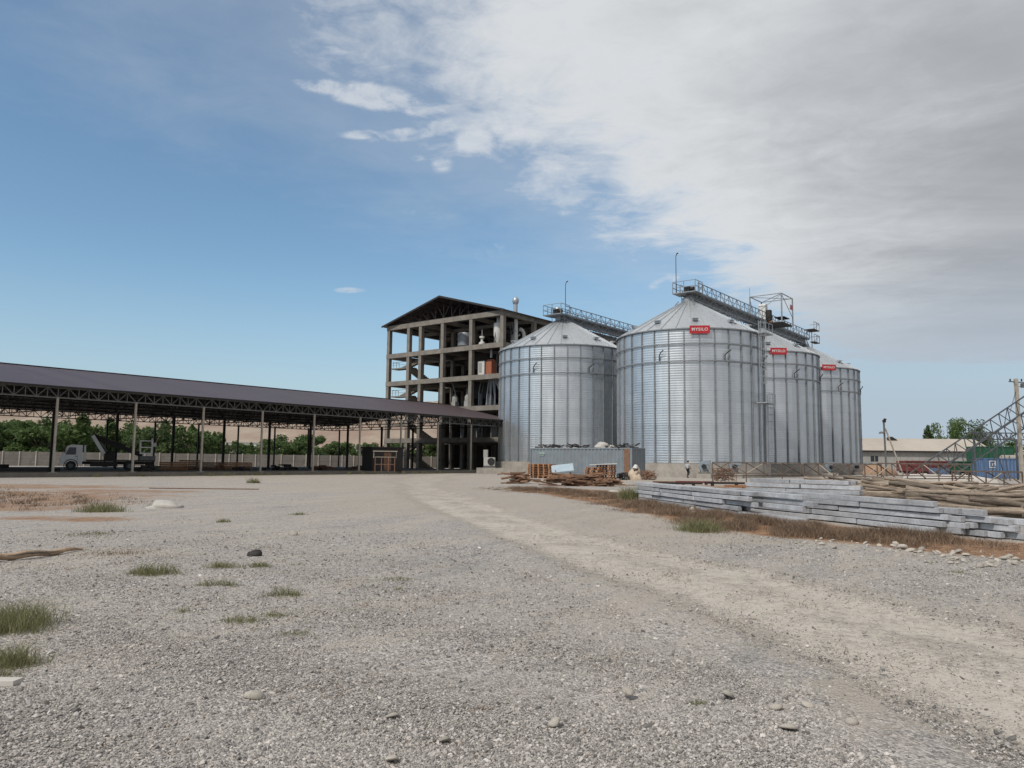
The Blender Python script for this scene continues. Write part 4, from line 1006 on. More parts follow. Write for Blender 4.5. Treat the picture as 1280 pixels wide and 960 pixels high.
def lump(name, label, cat, loc, size, mat, seed=1, rz=0, group=None, sub=3, amp=.3):
    import bmesh
    bm = bmesh.new(); bmesh.ops.create_icosphere(bm, subdivisions=sub, radius=1); rnd = random.Random(seed); ph = [rnd.uniform(0, 6.28) for _ in range(6)]
    for v in bm.verts:
        c = v.co.copy(); f = 1 + amp * (.5 * math.sin(3 * c.x + ph[0] + 2 * c.y) + .4 * math.sin(4.3 * c.y + ph[1] + 2 * c.z) + .35 * math.sin(6.1 * c.z + ph[2] + 3 * c.x) + .2 * math.sin(9 * c.x + 7 * c.y + ph[3]))
        v.co = Vector((c.x * size[0] * f, c.y * size[1] * f, max(-.15, c.z) * size[2] * f))
    me = bpy.data.meshes.new(name); bm.to_mesh(me); bm.free(); me.materials.append(mat); me.polygons.foreach_set('use_smooth', [True] * len(me.polygons))
    o = bpy.data.objects.new(name, me); COL.objects.link(o); o.location = loc; o.rotation_euler.z = rz
    return tag(o, label, cat, group)
lump('cloth_heap', 'large crumpled cream cloth heap on top of the grey container', 'cloth', on_cont(8.2, 1.0, 2.58), (.7, .5, .5), M_plastic, 3, amp=.45)
lump('cloth_heap', 'small pale cloth bundle beside the larger heap on the grey container', 'cloth', on_cont(9.5, .9, 2.58), (.45, .4, .35), M_plastic, 5, amp=.4)
# bulk bag and wire heap beside the container
bbp = Vector((X(794, 69), 69, 0)); bb = lump('bulk_bag', 'slumped cream bulk bag with white fold leaning at the container end', 'bag', bbp, (.62, .55, 1.05), M_bag, 8, .3, amp=.25)
b = MB(); b.tube((-.1, -.2, .95), (.05, -.1, 1.3), .25, .16, 10); b.build('white_fold', M_white, bb); b = MB(); b.bar((-.35, -.5, .8), (.05, -.52, 1.0), .12, .1); b.build('black_strap', M_black, bb)
def tangle(label, loc, n, L, hgt, mat, rad=.02, wd=1.):
    t = thing('wire_tangle', label, 'scrap', loc); b = MB()
    for j in range(n):
        c = Vector((random.uniform(-L / 2, L / 2), random.uniform(-.5, .5) * wd, random.uniform(0.1, hgt))); pts = []
        a0 = random.random() * 6; rr = random.uniform(.2, .45) * min(1, L)
        for kx in range(7): pts.append(c + Vector((math.cos(a0 + kx * .8) * rr, math.sin(a0 + kx * .8) * rr * .6, .2 * math.sin(kx + a0))))
        for p in pts: p.z = max(.02, p.z)
        b.path(pts, rad, 4)
    b.build('wires', mat, t, smooth=0)
tangle('rusty wire tangle lying right of the cream bulk bag', (X(810, 69), 69, 0), 34, 1.0, .7, M_rust, .025)
tangle('dark scrap tangle lying left of the cream bulk bag', (X(779, 68.5), 68.5, 0), 22, .7, .5, M_dark, .03)

# blue container on the right
bc = container('shipping_container', 'small blue container with white emblem standing behind the log pile', (X(1229, 96), 96, .05), .03, 4.35, 2.44, 2.45, M_blue, M_blue)
b = MB()
for (xa, xb, za, zb) in ((.55, 1.4, 2.05, 2.15), (.55, .67, 1.35, 2.05), (.55, 1.4, 1.25, 1.35), (1.28, 1.4, 1.5, 2.05), (.95, 1.28, 1.72, 1.82), (.95, 1.05, 1.5, 1.72)): b.b2(xa, xb, -.03, -.012, za, zb)
b.build('white_emblem', M_white, bc, smooth=0)

# ------------------------------------------------------------------ pallets
def pallet_proto():
    b = MB()
    for j in range(7): b.b2(-.6, .6, -.5 + j * .153, -.5 + j * .153 + .1, .118, .14)
    for x in (-.55, 0, .55): b.b2(x - .05, x + .05, -.5, .52, .096, .118)
    for x in (-.55, 0, .55):
        for y in (-.45, 0.01, .47): b.b2(x - .06, x + .06, y - .05, y + .05, .022, .096)
        b.b2(x - .05, x + .05, -.5, .52, 0, .022)
    b.v = [(x * 1.05, y * 1.2, z * 1.55) for x, y, z in b.v]; return b.build('wooden_pallet', M_pallet, None, smooth=0)
pal = pallet_proto(); first = True
for (px, Y, n, nm, rz) in ((671.5, 73, 6, 'far left stack before the grey container', -.62), (684.5, 72, 6, 'stack left of the pale blue sheet', -.6), (743.5, 67.5, 5, 'stack right of the pale blue sheet', -.55), (758, 68, 6, 'stack with a white board on top', -.6)):
    for j in range(n):
        o = pal if first else pal.copy()
        if not first: COL.objects.link(o)
        first = False; o.location = (X(px, Y) + random.uniform(-.04, .04), Y, .219 * j); o.rotation_euler.z = rz + random.uniform(-.05, .05)
        pos_ = 'topmost' if j == n - 1 else ('lowest' if j == 0 else 'middle')
        tag(o, f'orange wooden pallet, {pos_} in the {nm}' if pos_ != 'middle' else f'orange wooden pallet amid the {nm}', 'pallet', f'pallets in the {nm}')
b = MB(); b.box((0, 0, .03), (2.4, .9, .06)); o = b.build('white_board', M_white, smooth=0); o.location = (X(754, 67.8), 67.6, .219 * 6 + .02); o.rotation_euler = (0, -.06, -.1); tag(o, 'white board laid on the right pallet stack', 'board')
b = MB(); b.box((0, 0, 0), (1.9, 1.3, .05)); b.box((.02, 0, .06), (1.8, 1.25, .04)); o = b.build('pale_blue_panel', M_foam, smooth=0); o.location = (X(704, 66), 66, .95); o.rotation_euler = (.5, -.12, -.05); tag(o, 'pale blue sheet propped up on planks before the grey container', 'sheet')
tr_ = thing('saw_trestle', 'low wooden trestle under the pale blue sheet', 'trestle', (X(704, 66), 66, 0)); b = MB()
for x in (-.7, .7):
    for y in (-.4, .4): b.bar((x, y, 0), (x * .9, y * .3, .85), .08)
    b.bar((x * .9, -.5, .72), (x * .9, .5, .98), .08)
b.build('frame', M_plank, tr_, smooth=0)
# ------------------------------------------------------------------ scrap wood heaps: every plank is its own object
planks = []
for L, wd_, th in ((1.1, .2, .09), (1.5, .15, .08), (2.1, .22, .07), (.8, .3, .10)):
    b = MB(); b.box((0, 0, 0), (L, wd_, th)); o = b.build('scrap_plank', M_plank, smooth=0); planks.append([o, False])
def plank(loc, rot, label, group, idx=None, sc=1, thin=1):
    e = planks[random.randrange(4) if idx is None else idx]; o = e[0] if not e[1] else e[0].copy()
    if e[1]: COL.objects.link(o)
    e[1] = True; o.location = loc; o.rotation_euler = rot; o.scale = (sc, sc * thin, sc * thin); tag(o, label, 'plank', group); return o
for (px, Y, rx, n, hh, nm) in ((649, 54, .85, 24, .72, 'leftmost scrap heap by the track'), (705, 50, 1.2, 30, .65, 'middle scrap heap below the pale blue sheet'), (735, 52, .9, 20, .7, 'scrap heap below the pallets'), (757, 50, 1.0, 16, .4, 'low scrap heap near the green weeds'), (712, 58, 1.5, 18, .6, 'scrap pile just behind the middle heap')):
    for j in range(n):
        f = (j + .5) / n; r_ = (1 - .45 * f)
        plank((X(px, Y) + random.uniform(-1, 1) * rx * r_, Y + random.uniform(-.5, .5) * r_, .04 + hh * f), (random.gauss(0, .12), random.gauss(0, .10), random.gauss(.0, .5)), f'broken brown plank in the {nm}', f'planks of the {nm}')
for (px, py, rz, sc, lb) in ((800, 607, .1, 1.2, 'thin dark plank lying flat left of the concrete beams'), (255, 611.5, .02, 2.6, 'long thin plank lying on the gravel in front of the shed'), (1265, 684, .5, .22, 'short pale stick on the brown soil below the beams'), (735, 607.5, 0, 1, 'loose plank in front of the scrap heaps')):
    g = G(px, py); plank((g.x, g.y, .03), (0, 0, rz), lb, None, 2, sc, .22 if sc > 2 else .6)

# ------------------------------------------------------------------ precast beams
bproto = {}
def beam_obj(L):
    L = round(L * 2) / 2
    if L not in bproto:
        b = MB(); h, w2 = .064, .075
        b.prism([(-L / 2, -h), (L / 2, -h), (L / 2, h), (-L / 2, h)], -w2, w2); o = b.build('concrete_beam', M_beam, smooth=0)
        bv = o.modifiers.new('edge', 'BEVEL'); bv.width = .008; bv.segments = 1
        bproto[L] = o; return o
    o = bproto[L].copy(); COL.objects.link(o); return o
ORD = ['bottom', 'second', 'third', 'fourth', 'fifth', 'sixth', 'seventh', 'eighth']
def beam_stack(p_end, dirv, length, rows, courses, nm, lens=(2.5, 3.5, 4.5), gap=None, jit=.25, back=1, stag=0.):
    """beams lie along dirv (towards the camera); rows step sideways, away from the viewer"""
    d = Vector((dirv[0], dirv[1], 0)).normalized(); s = Vector((-d.y, d.x, 0)) * back; rz = math.atan2(d.y, d.x)
    for kz in range(courses):
        off_k = random.uniform(-.03, .03)
        for j in range(rows):
            pos = random.uniform(-jit, jit)
            while pos < length - .4:
                L = random.choice(lens); L = round(L * 2) / 2
                if pos + L > length + .5: L = max(.5, round((length - pos) * 2) / 2)
                mid = pos + L / 2
                if stag and j and kz >= 5 - (j + 1) // 2: pos += L; continue
                if not (gap and gap(kz, j, pos, pos + L)):
                    c = Vector((p_end[0], p_end[1], 0)) - d * mid + d * (stag * j) + s * (j * .165 + random.uniform(-.035, .035) + off_k); zc = .09 + kz * .152
                    o = beam_obj(L); o.location = (c.x, c.y, zc); o.rotation_euler = (random.gauss(0, .006), random.gauss(0, .004), rz + random.gauss(0, .006) + (PI if random.random() < .5 else 0))
                    cname = 'top' if kz == courses - 1 else ORD[kz]
                    rname = 'front' if j == 0 else ('back' if j == rows - 1 else 'inner')
                    tag(o, f'grey concrete beam in the {rname} row, {cname} course of the {nm}', 'beam', f'concrete beams of the {nm}')
                pos += L + random.choice((.02, .03, .06))
beam_stack((7.35, 20.3), (.18, -.984), 11.6, 4, 5, 'left stack by the weeds', (2., 3., 4.), gap=lambda kz, j, a, b_: (kz >= 2 and a < 1.6 and j < 3) or (kz == 1 and a < .5))
beam_stack((10.0, 18.0), (.30, -.954), 8.5, 5, 5, 'middle stack before the logs', (3.5, 4.5, 2.5), stag=.40, jit=.25)
beam_stack((10.7, 24.5), (.65, -.76), 3.4, 3, 7, 'rear stack under the trusses', (2., 2.5, 3.), jit=.4)

# ------------------------------------------------------------------ logs
lproto = []
for L, r_ in ((4.2, .068), (3.4, .055), (5.0, .085), (2.2, .045)):
    b = MB(); n = 10; pts = [Vector((-L / 2 + L * i / 8, .018 * math.sin(i * 1.3 + L), .02 * math.sin(i * .9))) for i in range(9)]
    ring = []
    vs = []; fs = []
    for i, p in enumerate(pts):
        rr = r_ * (1 - .035 * i) * (1 + .06 * math.sin(i * 2.1))
        for q in range(n): t_ = 2 * PI * q / n; vs.append(p + Vector((0, math.cos(t_), math.sin(t_))) * rr * (1 + .07 * math.sin(3 * t_ + i)))
    for i in range(8):
        for q in range(n): fs.append((i * n + q, i * n + (q + 1) % n, (i + 1) * n + (q + 1) % n, (i + 1) * n + q))
    fs += [tuple(range(n))[::-1], tuple(range(8 * n, 9 * n))]
    b.add(vs, fs); o = b.build('log', M_log, smooth=50); lproto.append([o, False])
def log(loc, rot, label, group, idx=None, sc=1.):
    e = lproto[random.randrange(4) if idx is None else idx]; o = e[0] if not e[1] else e[0].copy()
    if e[1]: COL.objects.link(o)
    e[1] = True; o.location = loc; o.rotation_euler = rot; o.scale = (sc,) * 3; return tag(o, label, 'log', group)
for (cx, cy, n, sx_, sy_, hh, nm, rz0_) in ((15.4, 25.2, 84, 3.0, 2.1, .62, 'near log pile behind the beams', -.42), (18.0, 29, 70, 3.6, 2.4, .62, 'middle log pile at the right', -.35), (17.5, 35, 50, 3.4, 2.2, .7, 'far log pile under the rusty frames', -.3), (15.6, 21.4, 26, 1.6, 1.3, .34, 'log pile at the right picture edge', -.5)):
    for j in range(n):
        f = (j + .5) / n
        log((cx + random.uniform(-1, 1) * sx_ * (1 - .4 * f), cy + random.uniform(-1, 1) * sy_ * (1 - .5 * f), .1 + hh * f), (random.random() * 6, random.gauss(0, .10), rz0_ + random.gauss(0, .30)), f'weathered brown log in the {nm}', f'logs of the {nm}')
g0, g1 = G(-25, 704), G(106, 690); lg = thing('split_log', 'long split log lying on the gravel at the left edge', 'log', (g0 + g1) / 2, math.atan2(g1.y - g0.y, g1.x - g0.x)); L = (g1 - g0).length
b = MB(); pts = [Vector((-L / 2 + L * i / 10, .05 * math.sin(i * .8), .06 + .015 * math.sin(i * 1.7))) for i in range(11)]; b.path(pts, [.05, .054, .05, .055, .056, .048, .045, .042, .035, .028, .015], 9); b.build('trunk', M_logf, lg, smooth=60)
b = MB(); b.path([p + Vector((0, -.034, .015)) for p in pts[2:8]], [.008, .022, .028, .026, .022, .008], 7); b.build('bark_strip', M_log, lg, smooth=60)

# ------------------------------------------------------------------ rusty lattice frames standing across the yard
def flat_frame(label, a, bq, zt, zm, nb, mat, group, seed, low=.05):
    rnd = random.Random(seed); a = Vector(a); bq = Vector(bq); t = thing('lattice_truss', label, 'steel frame', (a.x, a.y, 0), math.atan2(bq.y - a.y, bq.x - a.x), group); L = (bq - a).length
    b = MB(); b.bar((0, 0, zt), (L, 0, zt), .075); b.build('top_chord', mat, t, smooth=0)
    b = MB(); b.bar((0, 0, zm), (L, 0, zm), .06); b.build('bottom_chord', mat, t, smooth=0)
    b = MB(); b.bar((0, .9, zm - .25), (L, .9, zm - .1), .06); b.build('rear_chord', mat, t, smooth=0)
    for j in range(nb + 1):
        x = L * j / nb; b = MB(); b.bar((x, 0, low if j % 2 == 0 else zm - .05), (x, 0, zt), .055); b.build('upright', mat, t, smooth=0)
        if j < nb:
            x2_ = L * (j + 1) / nb; b = MB(); b.bar((x, 0, zt if j % 2 else zm), (x2_, 0, zm if j % 2 else zt), .05); b.build('diagonal', M_postp if (seed + j) % 3 == 0 else mat, t, smooth=0)
            if j % 2 == 0: b = MB(); b.bar((x, 0, zt), (x2_, .9, zm - .15), .05); b.build('diagonal', M_postp if (seed + j) % 4 == 0 else mat, t, smooth=0)
flat_frame('rusty lattice frame standing in front of the largest silo near the worker', (X(890, 58), 58, 0), (X(1000, 54), 54, 0), 1.62, .85, 5, M_frame, 'rusty lattice trusses across the yard', 1)
flat_frame('rusty lattice frame standing before the second silo behind the beams', (X(1004, 53), 53, 0), (X(1100, 49), 49, 0), 1.6, .8, 5, M_frame, 'rusty lattice trusses across the yard', 2)
flat_frame('rusty lattice frame standing before the red wagon and the lamp post', (X(1095, 47), 47, 0), (X(1212, 44), 44, 0), 1.66, .95, 6, M_frame, 'rusty lattice trusses across the yard', 3)
flat_frame('low rusty lattice frame standing among the logs before the blue container', (X(1188, 40), 40, 0), (X(1275, 37), 37, 0), 1.3, .7, 4, M_frame, 'rusty lattice trusses across the yard', 4)
# rebar block and steel bars near the worker
rbk = thing('rebar_block', 'square rusty bundle of rebar mesh standing behind the lattice frame', 'rebar', (X(904, 64), 64, 0)); b = MB()
for j in range(60):
    p = Vector((random.uniform(-.95, .95), random.uniform(-.4, .4), random.uniform(.05, 1.15))); q = Vector((random.uniform(-.95, .95), random.uniform(-.4, .4), random.uniform(.05, 1.15))); b.bar(p, q, .035)
for j in range(7): b.bar((-.95 + j * .316, -.42, 0), (-.95 + j * .316, -.42, 1.2), .03); b.bar((-.95, -.42, .1 + j * .17), (.95, -.42, .1 + j * .17), .03)
b.build('bars', M_rust, rbk, smooth=0)
for (px, Y, z, rz, L, lb, mt) in ((850, 52, .15, .02, 3.0, 'dark steel bar lying behind the left beam stack', M_dark), (868, 53, .22, -.03, 2.6, 'red painted steel bar lying at the feet of the walking worker', M_red), (905, 50, .25, .01, 2.6, 'dark steel bar lying below the rusty rebar block', M_dark), (835, 56, .12, .03, 2.2, 'rusty steel bar lying left of the walking worker', M_rust), (920, 48, .12, 0, 1.5, 'short yellowish timber lying under the rusty lattice frame', M_pallet)):
    b = MB(); b.box((0, 0, 0), (L, .14, .12)); b.box((0, .1, -.04), (L * .9, .05, .06)); b.box((-L * .3, .03, -.13), (.12, .4, .14)); b.box((L * .3, .03, -.13), (.12, .4, .14)); o = b.build('steel_bar', mt, smooth=0); o.location = (X(px, Y), Y, z + .05); o.rotation_euler.z = rz; tag(o, lb, 'bar')

# ------------------------------------------------------------------ worker
def skin_chain(name, pts, edges, rad, mat, parent, sub=2):
    me = bpy.data.meshes.new(name); me.from_pydata([Vector(p) for p in pts], edges, []); o = bpy.data.objects.new(name, me); COL.objects.link(o)
    sm = o.modifiers.new('skin', 'SKIN'); ss_ = o.modifiers.new('sub', 'SUBSURF'); ss_.levels = sub; ss_.render_levels = sub
    if not me.skin_vertices:
        import bmesh
        bm = bmesh.new(); bm.from_mesh(me); bm.verts.layers.skin.verify(); bm.to_mesh(me); bm.free()
    for i, r_ in enumerate(rad):
        sv = me.skin_vertices[0].data[i]; sv.radius = (r_, r_) if not hasattr(r_, '__len__') else r_; sv.use_root = (i == 0)
    sm.use_smooth_shade = True
    me.materials.append(mat)
    if parent is not None: setpar(o, parent)
    return o
def person(loc, rz):
    body_pts = [(0, 0, .92), (0, .01, 1.12), (0, .02, 1.36), (0, .02, 1.47), (0, .03, 1.56), (0, .04, 1.66),           # pelvis..head
                (-.09, 0, .88), (-.10, .16, .50), (-.10, .06, .10), (-.10, .20, .05),                                   # left leg back swing
                (.09, 0, .88), (.10, .10, .49), (.10, -.22, .10), (.10, -.08, .05),
                (-.18, .02, 1.40), (-.24, -.06, 1.13), (-.23, .06, .90), (-.23, .10, .82),
                (.18, .02, 1.40), (.25, .06, 1.13), (.24, .18, .92), (.24, .22, .85)]
    ed = [(0, 1), (1, 2), (2, 3), (3, 4), (4, 5), (0, 6), (6, 7), (7, 8), (8, 9), (0, 10), (10, 11), (11, 12), (12, 13), (2, 14), (14, 15), (15, 16), (16, 17), (2, 18), (18, 19), (19, 20), (20, 21)]
    rad = [(.13, .10), (.13, .10), (.15, .10), .055, .075, .09, .085, .06, .04, .04, .085, .06, .04, .04, .06, .045, .033, .03, .06, .045, .033, .03]
    p = skin_chain('person', body_pts, ed, rad, M_skin, None); p.location = loc; p.rotation_euler.z = rz
    tag(p, 'worker in pale shirt and dark trousers walking before the largest silo', 'person')
    skin_chain('trousers', [body_pts[0], body_pts[6], body_pts[7], body_pts[8], body_pts[10], body_pts[11], body_pts[12]], [(0, 1), (1, 2), (2, 3), (0, 4), (4, 5), (5, 6)], [(.15, .12), .1, .078, .06, .1, .078, .06], M_trous, p)
    skin_chain('shirt', [(0, .01, 1.1), (0, 0, .95), (0, .02, 1.36), (0, .02, 1.46), body_pts[14], body_pts[15], body_pts[18], body_pts[19]], [(0, 1), (0, 2), (2, 3), (2, 4), (4, 5), (2, 6), (6, 7)], [(.155, .125), (.155, .125), (.17, .125), .075, .078, .062, .078, .062], M_shirt, p)
    b = MB(); b.lathe([(.095, 1.63), (.108, 1.68), (.10, 1.74), (.06, 1.785), (.01, 1.79)], 14, (0, .04, 0)); b.box((0, .15, 1.68), (.16, .1, .02)); b.build('cap', M_hair, p)
    for s_ in (-1, 1):
        b = MB(); b.box((s_ * .1, (.13 if s_ < 0 else -.15), .04), (.095, .27, .08)); b.build('shoe', M_black, p)
person((X(859.5, 80.5), 80.5, .02), -.9)

# ------------------------------------------------------------------ right background
fb = thing('factory_building', 'long low grey factory building with pale fibre cement roof at the right', 'building', (X(1060, 165), 165, 0)); Lf = X(1236, 165) - X(1060, 165); b = MB(); b.b2(0, Lf, 0, 14, -.2, 4.6); b.build('wall', M_grey, fb, smooth=0)
b = MB(); b.add([(-1, -.6, 4.55), (Lf + 1, -.6, 4.55), (Lf + 1, 7, 7.4), (-1, 7, 7.4), (-1, 14.6, 4.55), (Lf + 1, 14.6, 4.55), (-1, -.6, 4.4), (Lf + 1, -.6, 4.4), (Lf + 1, 14.6, 4.4), (-1, 14.6, 4.4)], [(0, 1, 2, 3), (3, 2, 5, 4), (6, 7, 1, 0), (7, 8, 5, 2, 1), (9, 6, 0, 3, 4), (9, 8, 7, 6)]); b.build('roof', M_roofw, fb, smooth=0)
b = MB(); b.b2(-1, Lf + 1, -.66, -.61, 4.2, 4.56); b.build('eaves_shadow_board', M_dark, fb, smooth=0)
for j in range(9):
    b = MB(); xw = 1.5 + j * 3.2; b.b2(xw, xw + 1.6, -.04, .02, 2.2, 3.4)
    if j == 1: b.build('window', M_glass, fb, smooth=0)
b = MB()
for j in range(22): xw = j * Lf / 22; b.b2(xw, xw + .12, -.06, -.01, 0, 4.5)
b.build('wall_piers', M_plinth, fb, smooth=0)
b = MB(); b.prism([(11.2, 7.0), (13.4, 7.0), (12.2, 7.75)], 5.5, 7.5); b.build('roof_monitor', M_dark, fb, smooth=0)
lump('sand_heap', 'orange sand heap between the farthest silo and the lamp post', 'heap', (X(1095, 118), 118, -.2), (3.2, 2, 1.9), M_sand, 12, amp=.15)
b = MB(); b.add([(-3.2, -1.5, .0), (3.3, -1.3, .0), (3.0, 1.6, .0), (-3.0, 1.5, 0), (-3.1, -1.4, .55), (3.2, -1.2, .5), (2.7, 1.4, .8), (-2.8, 1.3, .85)], [(3, 2, 1, 0), (4, 5, 6, 7), (0, 1, 5, 4), (1, 2, 6, 5), (2, 3, 7, 6), (3, 0, 4, 7)]); o = b.build('pale_slab', M_pale, smooth=0); o.location = (X(1182, 62), 62, 0); tag(o, 'pale flat slab lying behind the rusty lattice frame', 'slab')
# wagons
def wagon(label, px, Y, L, Wd, z0, z1, mat, wheels, rz=0):
    t = thing('trailer_wagon', label, 'wagon', (X(px, Y), Y, 0), rz); b = MB(); th = .06
    b.b2(0, L, 0, Wd, z0, z0 + .12); b.b2(0, L, 0, th, z0 + .12, z1); b.b2(0, L, Wd - th, Wd, z0 + .12, z1); b.b2(0, th, th, Wd - th, z0 + .12, z1); b.b2(L - th, L, th, Wd - th, z0 + .12, z1); b.build('box_body', mat, t, smooth=0)
    b = MB(); n = int(L / .9)
    for j in range(n + 1): x = L * j / n; b.b2(x - .05, x + .05, -.07, -.002, z0 - .02, z1 + .04)
    b.b2(-.05, L + .05, -.09, -.072, z1 - .1, z1 + .02); b.b2(-.05, L + .05, -.09, -.072, (z0 + z1) / 2, (z0 + z1) / 2 + .08); b.build('side_ribs', mat, t, smooth=0)
    b = MB(); b.b2(.2, L - .2, .3, .45, z0 - .22, z0 - .002); b.b2(.2, L - .2, Wd - .45, Wd - .3, z0 - .22, z0 - .002); b.build('chassis', M_dark, t, smooth=0)
    for f in wheels:
        for y in (.15, Wd - .15):
            wh = MB(); wh.tube((L * f, y - .14, .45), (L * f, y + .14, .45), .45, n=18); wo_ = wh.build('wheel', M_black, t); hb = MB(); hb.tube((L * f, y - .16, .45), (L * f, y + .16, .45), .2, n=12); hb.build('rim', mat, wo_)
    return t
wagon('dark red open wagon with ribbed sides behind the rusty lattice frame', 1130, 100, 5.6, 2.3, .75, 2.1, M_red, (.2, .8))
wagon('low green wagon between the red wagon and the blue container', 1187, 101, 4.6, 2.3, .75, 2.1, M_green, (.2, .8))
wagon('tall green wagon standing behind the blue container', 1219, 110, 5.4, 2.4, .8, 4.3, M_green, (.15, .85))
b = MB(); b.box((0, 0, 0), (2.6, .05, .9)); o = b.build('blue_scrap_panel', M_blue, smooth=0); o.location = (X(1172, 98), 98, .75); o.rotation_euler = (.12, 0, 0); tag(o, 'blue scrap panel leaning against the red wagon', 'panel')
# lattice boom
bm_ = thing('lattice_boom', 'long inclined steel lattice boom rising to the right picture edge', 'boom', (X(1142, 82), 82, .3))
a0 = P(1150, 583, 82); a1 = P(1345, 452, 82)
axis = (a1 - a0); L = axis.length; ax = axis / L; upv = Vector((-ax.z, 0, ax.x)); wv = Vector((0, 1, 0))
def bp_(s, uoff, w_): return a0 + ax * s + upv * uoff + wv * w_
ch = MB(); lc = MB(); n = 18
W_ = 2.6; Hh = 1.35
corners = [(0, 0), (-Hh, 0), (-Hh - .9, W_), (-2 * Hh - .9, W_)]
for (uo, w_) in corners: ch.bar(bp_(-1.5 if uo > -1.5 else 1.5, uo, w_), bp_(L, uo, w_), .13)
for j in range(n):
    s0, s1_ = L * j / n, L * (j + 1) / n
    for (ua, wa_, ub, wb_) in ((0, 0, -Hh, 0), (-Hh - .9, W_, -2 * Hh - .9, W_)):
        lc.bar(bp_(s0, ua, wa_), bp_((s0 + s1_) / 2, ub, wb_), .075); lc.bar(bp_((s0 + s1_) / 2, ub, wb_), bp_(s1_, ua, wa_), .075)
    lc.bar(bp_(s0, -Hh, 0), bp_(s0, -Hh - .9, W_), .045)
    if j % 3 == 1: lc.bar(bp_(s0, 0, 0), bp_(s0, -Hh - .9, W_), .06)
ch.build('chords', M_boom, bm_, True, 0); lc.build('lacing', M_boom, bm_, True, 0)
sp_ = MB()
for (s_, w_) in ((L * .45, 0), (L * .45, W_), (L * .8, 0), (L * .8, W_)): q = bp_(s_, -Hh if w_ == 0 else -2 * Hh - .9, w_); sp_.bar(q, (q.x + 1.0, q.y, 0), .07); sp_.bar(q, (q.x - .6, q.y, 0), .05)
sp_.build('support_legs', M_boom, bm_, True, 0)
ft = MB(); q = a0 + Vector((.3, 0, 0)); ft.bar((q.x - .8, q.y, 0), q, .12); ft.bar((q.x + 1.5, q.y, 0), q, .12); ft.bar((q.x - .8, q.y + W_, 0), q + Vector((0, W_, 0)), .12); ft.bar((q.x - 1, q.y, .2), (q.x + 3, q.y, .2), .14); ft.build('foot_frame', M_red, bm_, True, 0)
hg = thing('horizontal_girder', 'horizontal steel lattice girder behind the inclined boom above the green wagon', 'girder', (X(1212, 88), 88, 0)); b = MB(); xa, xb = X(1215, 88), X(1320, 88); za, zb = EYE + (581.5 - 549) * 88 / F, EYE + (581.5 - 541) * 88 / F
b.bar((xa, 88, za), (xb, 88, za), .12); b.bar((xa, 88, zb), (xb, 88, zb), .12); n = 16
for j in range(n):
    s0, s1_ = xa + (xb - xa) * j / n, xa + (xb - xa) * (j + 1) / n; b.bar((s0, 88, za), ((s0 + s1_) / 2, 88, zb), .06); b.bar(((s0 + s1_) / 2, 88, zb), (s1_, 88, za), .06)
for x in (xa + .2, xa + 5, xb): b.bar((x, 88, 0), (x, 88, za), .16)
b.build('lattice', M_boom, hg, True, 0)
# utility pole at the right
up_ = thing('utility_pole', 'tall pale concrete utility pole at the right edge beside the blue container', 'pole', (X(1275, 84), 84, 0)); zt = EYE + (582 - 473) * 84 / F
b = MB(); b.bar((0, 0, -.2), (-.12, 0, zt), .34, .30); b.build('shaft', M_postp, up_, smooth=0)
b = MB(); b.bar((-.9, 0, zt - .3), (1.4, 0, zt - .5), .12); b.bar((.1, 0, zt - .9), (1.3, 0, zt - .45), .06); b.box((.9, 0, zt - .75), (.9, .35, .45)); b.build('crossarm', M_steel, up_, smooth=0)
for x in (-.75, -.1, .5):
    b = MB(); b.lathe([(.05, 0), (.09, .08), (.05, .16), (.09, .22), (.03, .3)], 10, (x, 0, zt - .3)); b.build('insulator', M_dark, up_)
b = MB(); b.bar((-.2, -.1, zt - 1.2), (-1.0, 0, zt - 3.8), .05); b.build('stay_rod', M_steel, up_, smooth=0)
# lamp post with brace
lp = thing('lamp_post', 'slim lamp post with slanting brace left of the red wagon', 'lamp post', (X(1106.5, 92), 92, 0)); zt = EYE + (580.4 - 526) * 92 / F
b = MB(); b.bar((0, 0, -.2), (-.1, 0, zt), .16); b.build('shaft', M_steel, lp, smooth=0); b = MB(); b.bar((0.05, 0, zt - .9), (2.1, 0, 0), .13); b.build('brace', M_postp, lp, smooth=0)
b = MB(); b.bar((-.1, 0, zt - 1.4), (-.6, 0, zt - 1.35), .07); b.lathe([(.32, -.12), (.3, .02), (.08, .12), (.01, .14)], 14, (-.4, 0, zt - 1.42)); b.build('lamp_head', M_steel, lp); b = MB(); b.box((-.05, 0, zt - .05), (.35, .2, .3)); b.tube((0, -.3, zt + .15), (0.1, .3, zt + .2), .1, n=8); b.build('top_bracket', M_dark, lp, smooth=0)
# concrete pipes
for (dz, dx, lb) in ((1.95, 0, 'upper concrete pipe of the pair beside the utility pole'), (0.95, -.05, 'lower concrete pipe of the pair beside the utility pole')):
    b = MB(); Mx = Matrix.Rotation(PI / 2, 3, 'X'); b.lathe([(.34, -1.2), (.48, -1.2), (.48, 1.2), (.34, 1.2), (.34, -1.2)], 24, M=Mx); o = b.build('concrete_pipe', M_plinth, smooth=40); o.location = (X(1267.5, 99) + dx, 100, dz + .55); o.rotation_euler.z = .25; tag(o, lb, 'pipe', 'concrete pipes by the pole')
rk = thing('pipe_rack', 'low steel rack carrying the two concrete pipes', 'rack', (X(1267.5, 99), 100, 0)); b = MB()
for y in (-.8, .8):
    for x in (-.62, .62): b.bar((x, y, 0), (x, y, 2.9), .1)
    b.bar((-.62, y, .96), (.62, y, .96), .1); b.bar((-.62, y, 1.98), (.62, y, 1.98), .1)
b.build('frame', M_rust, rk, smooth=0)
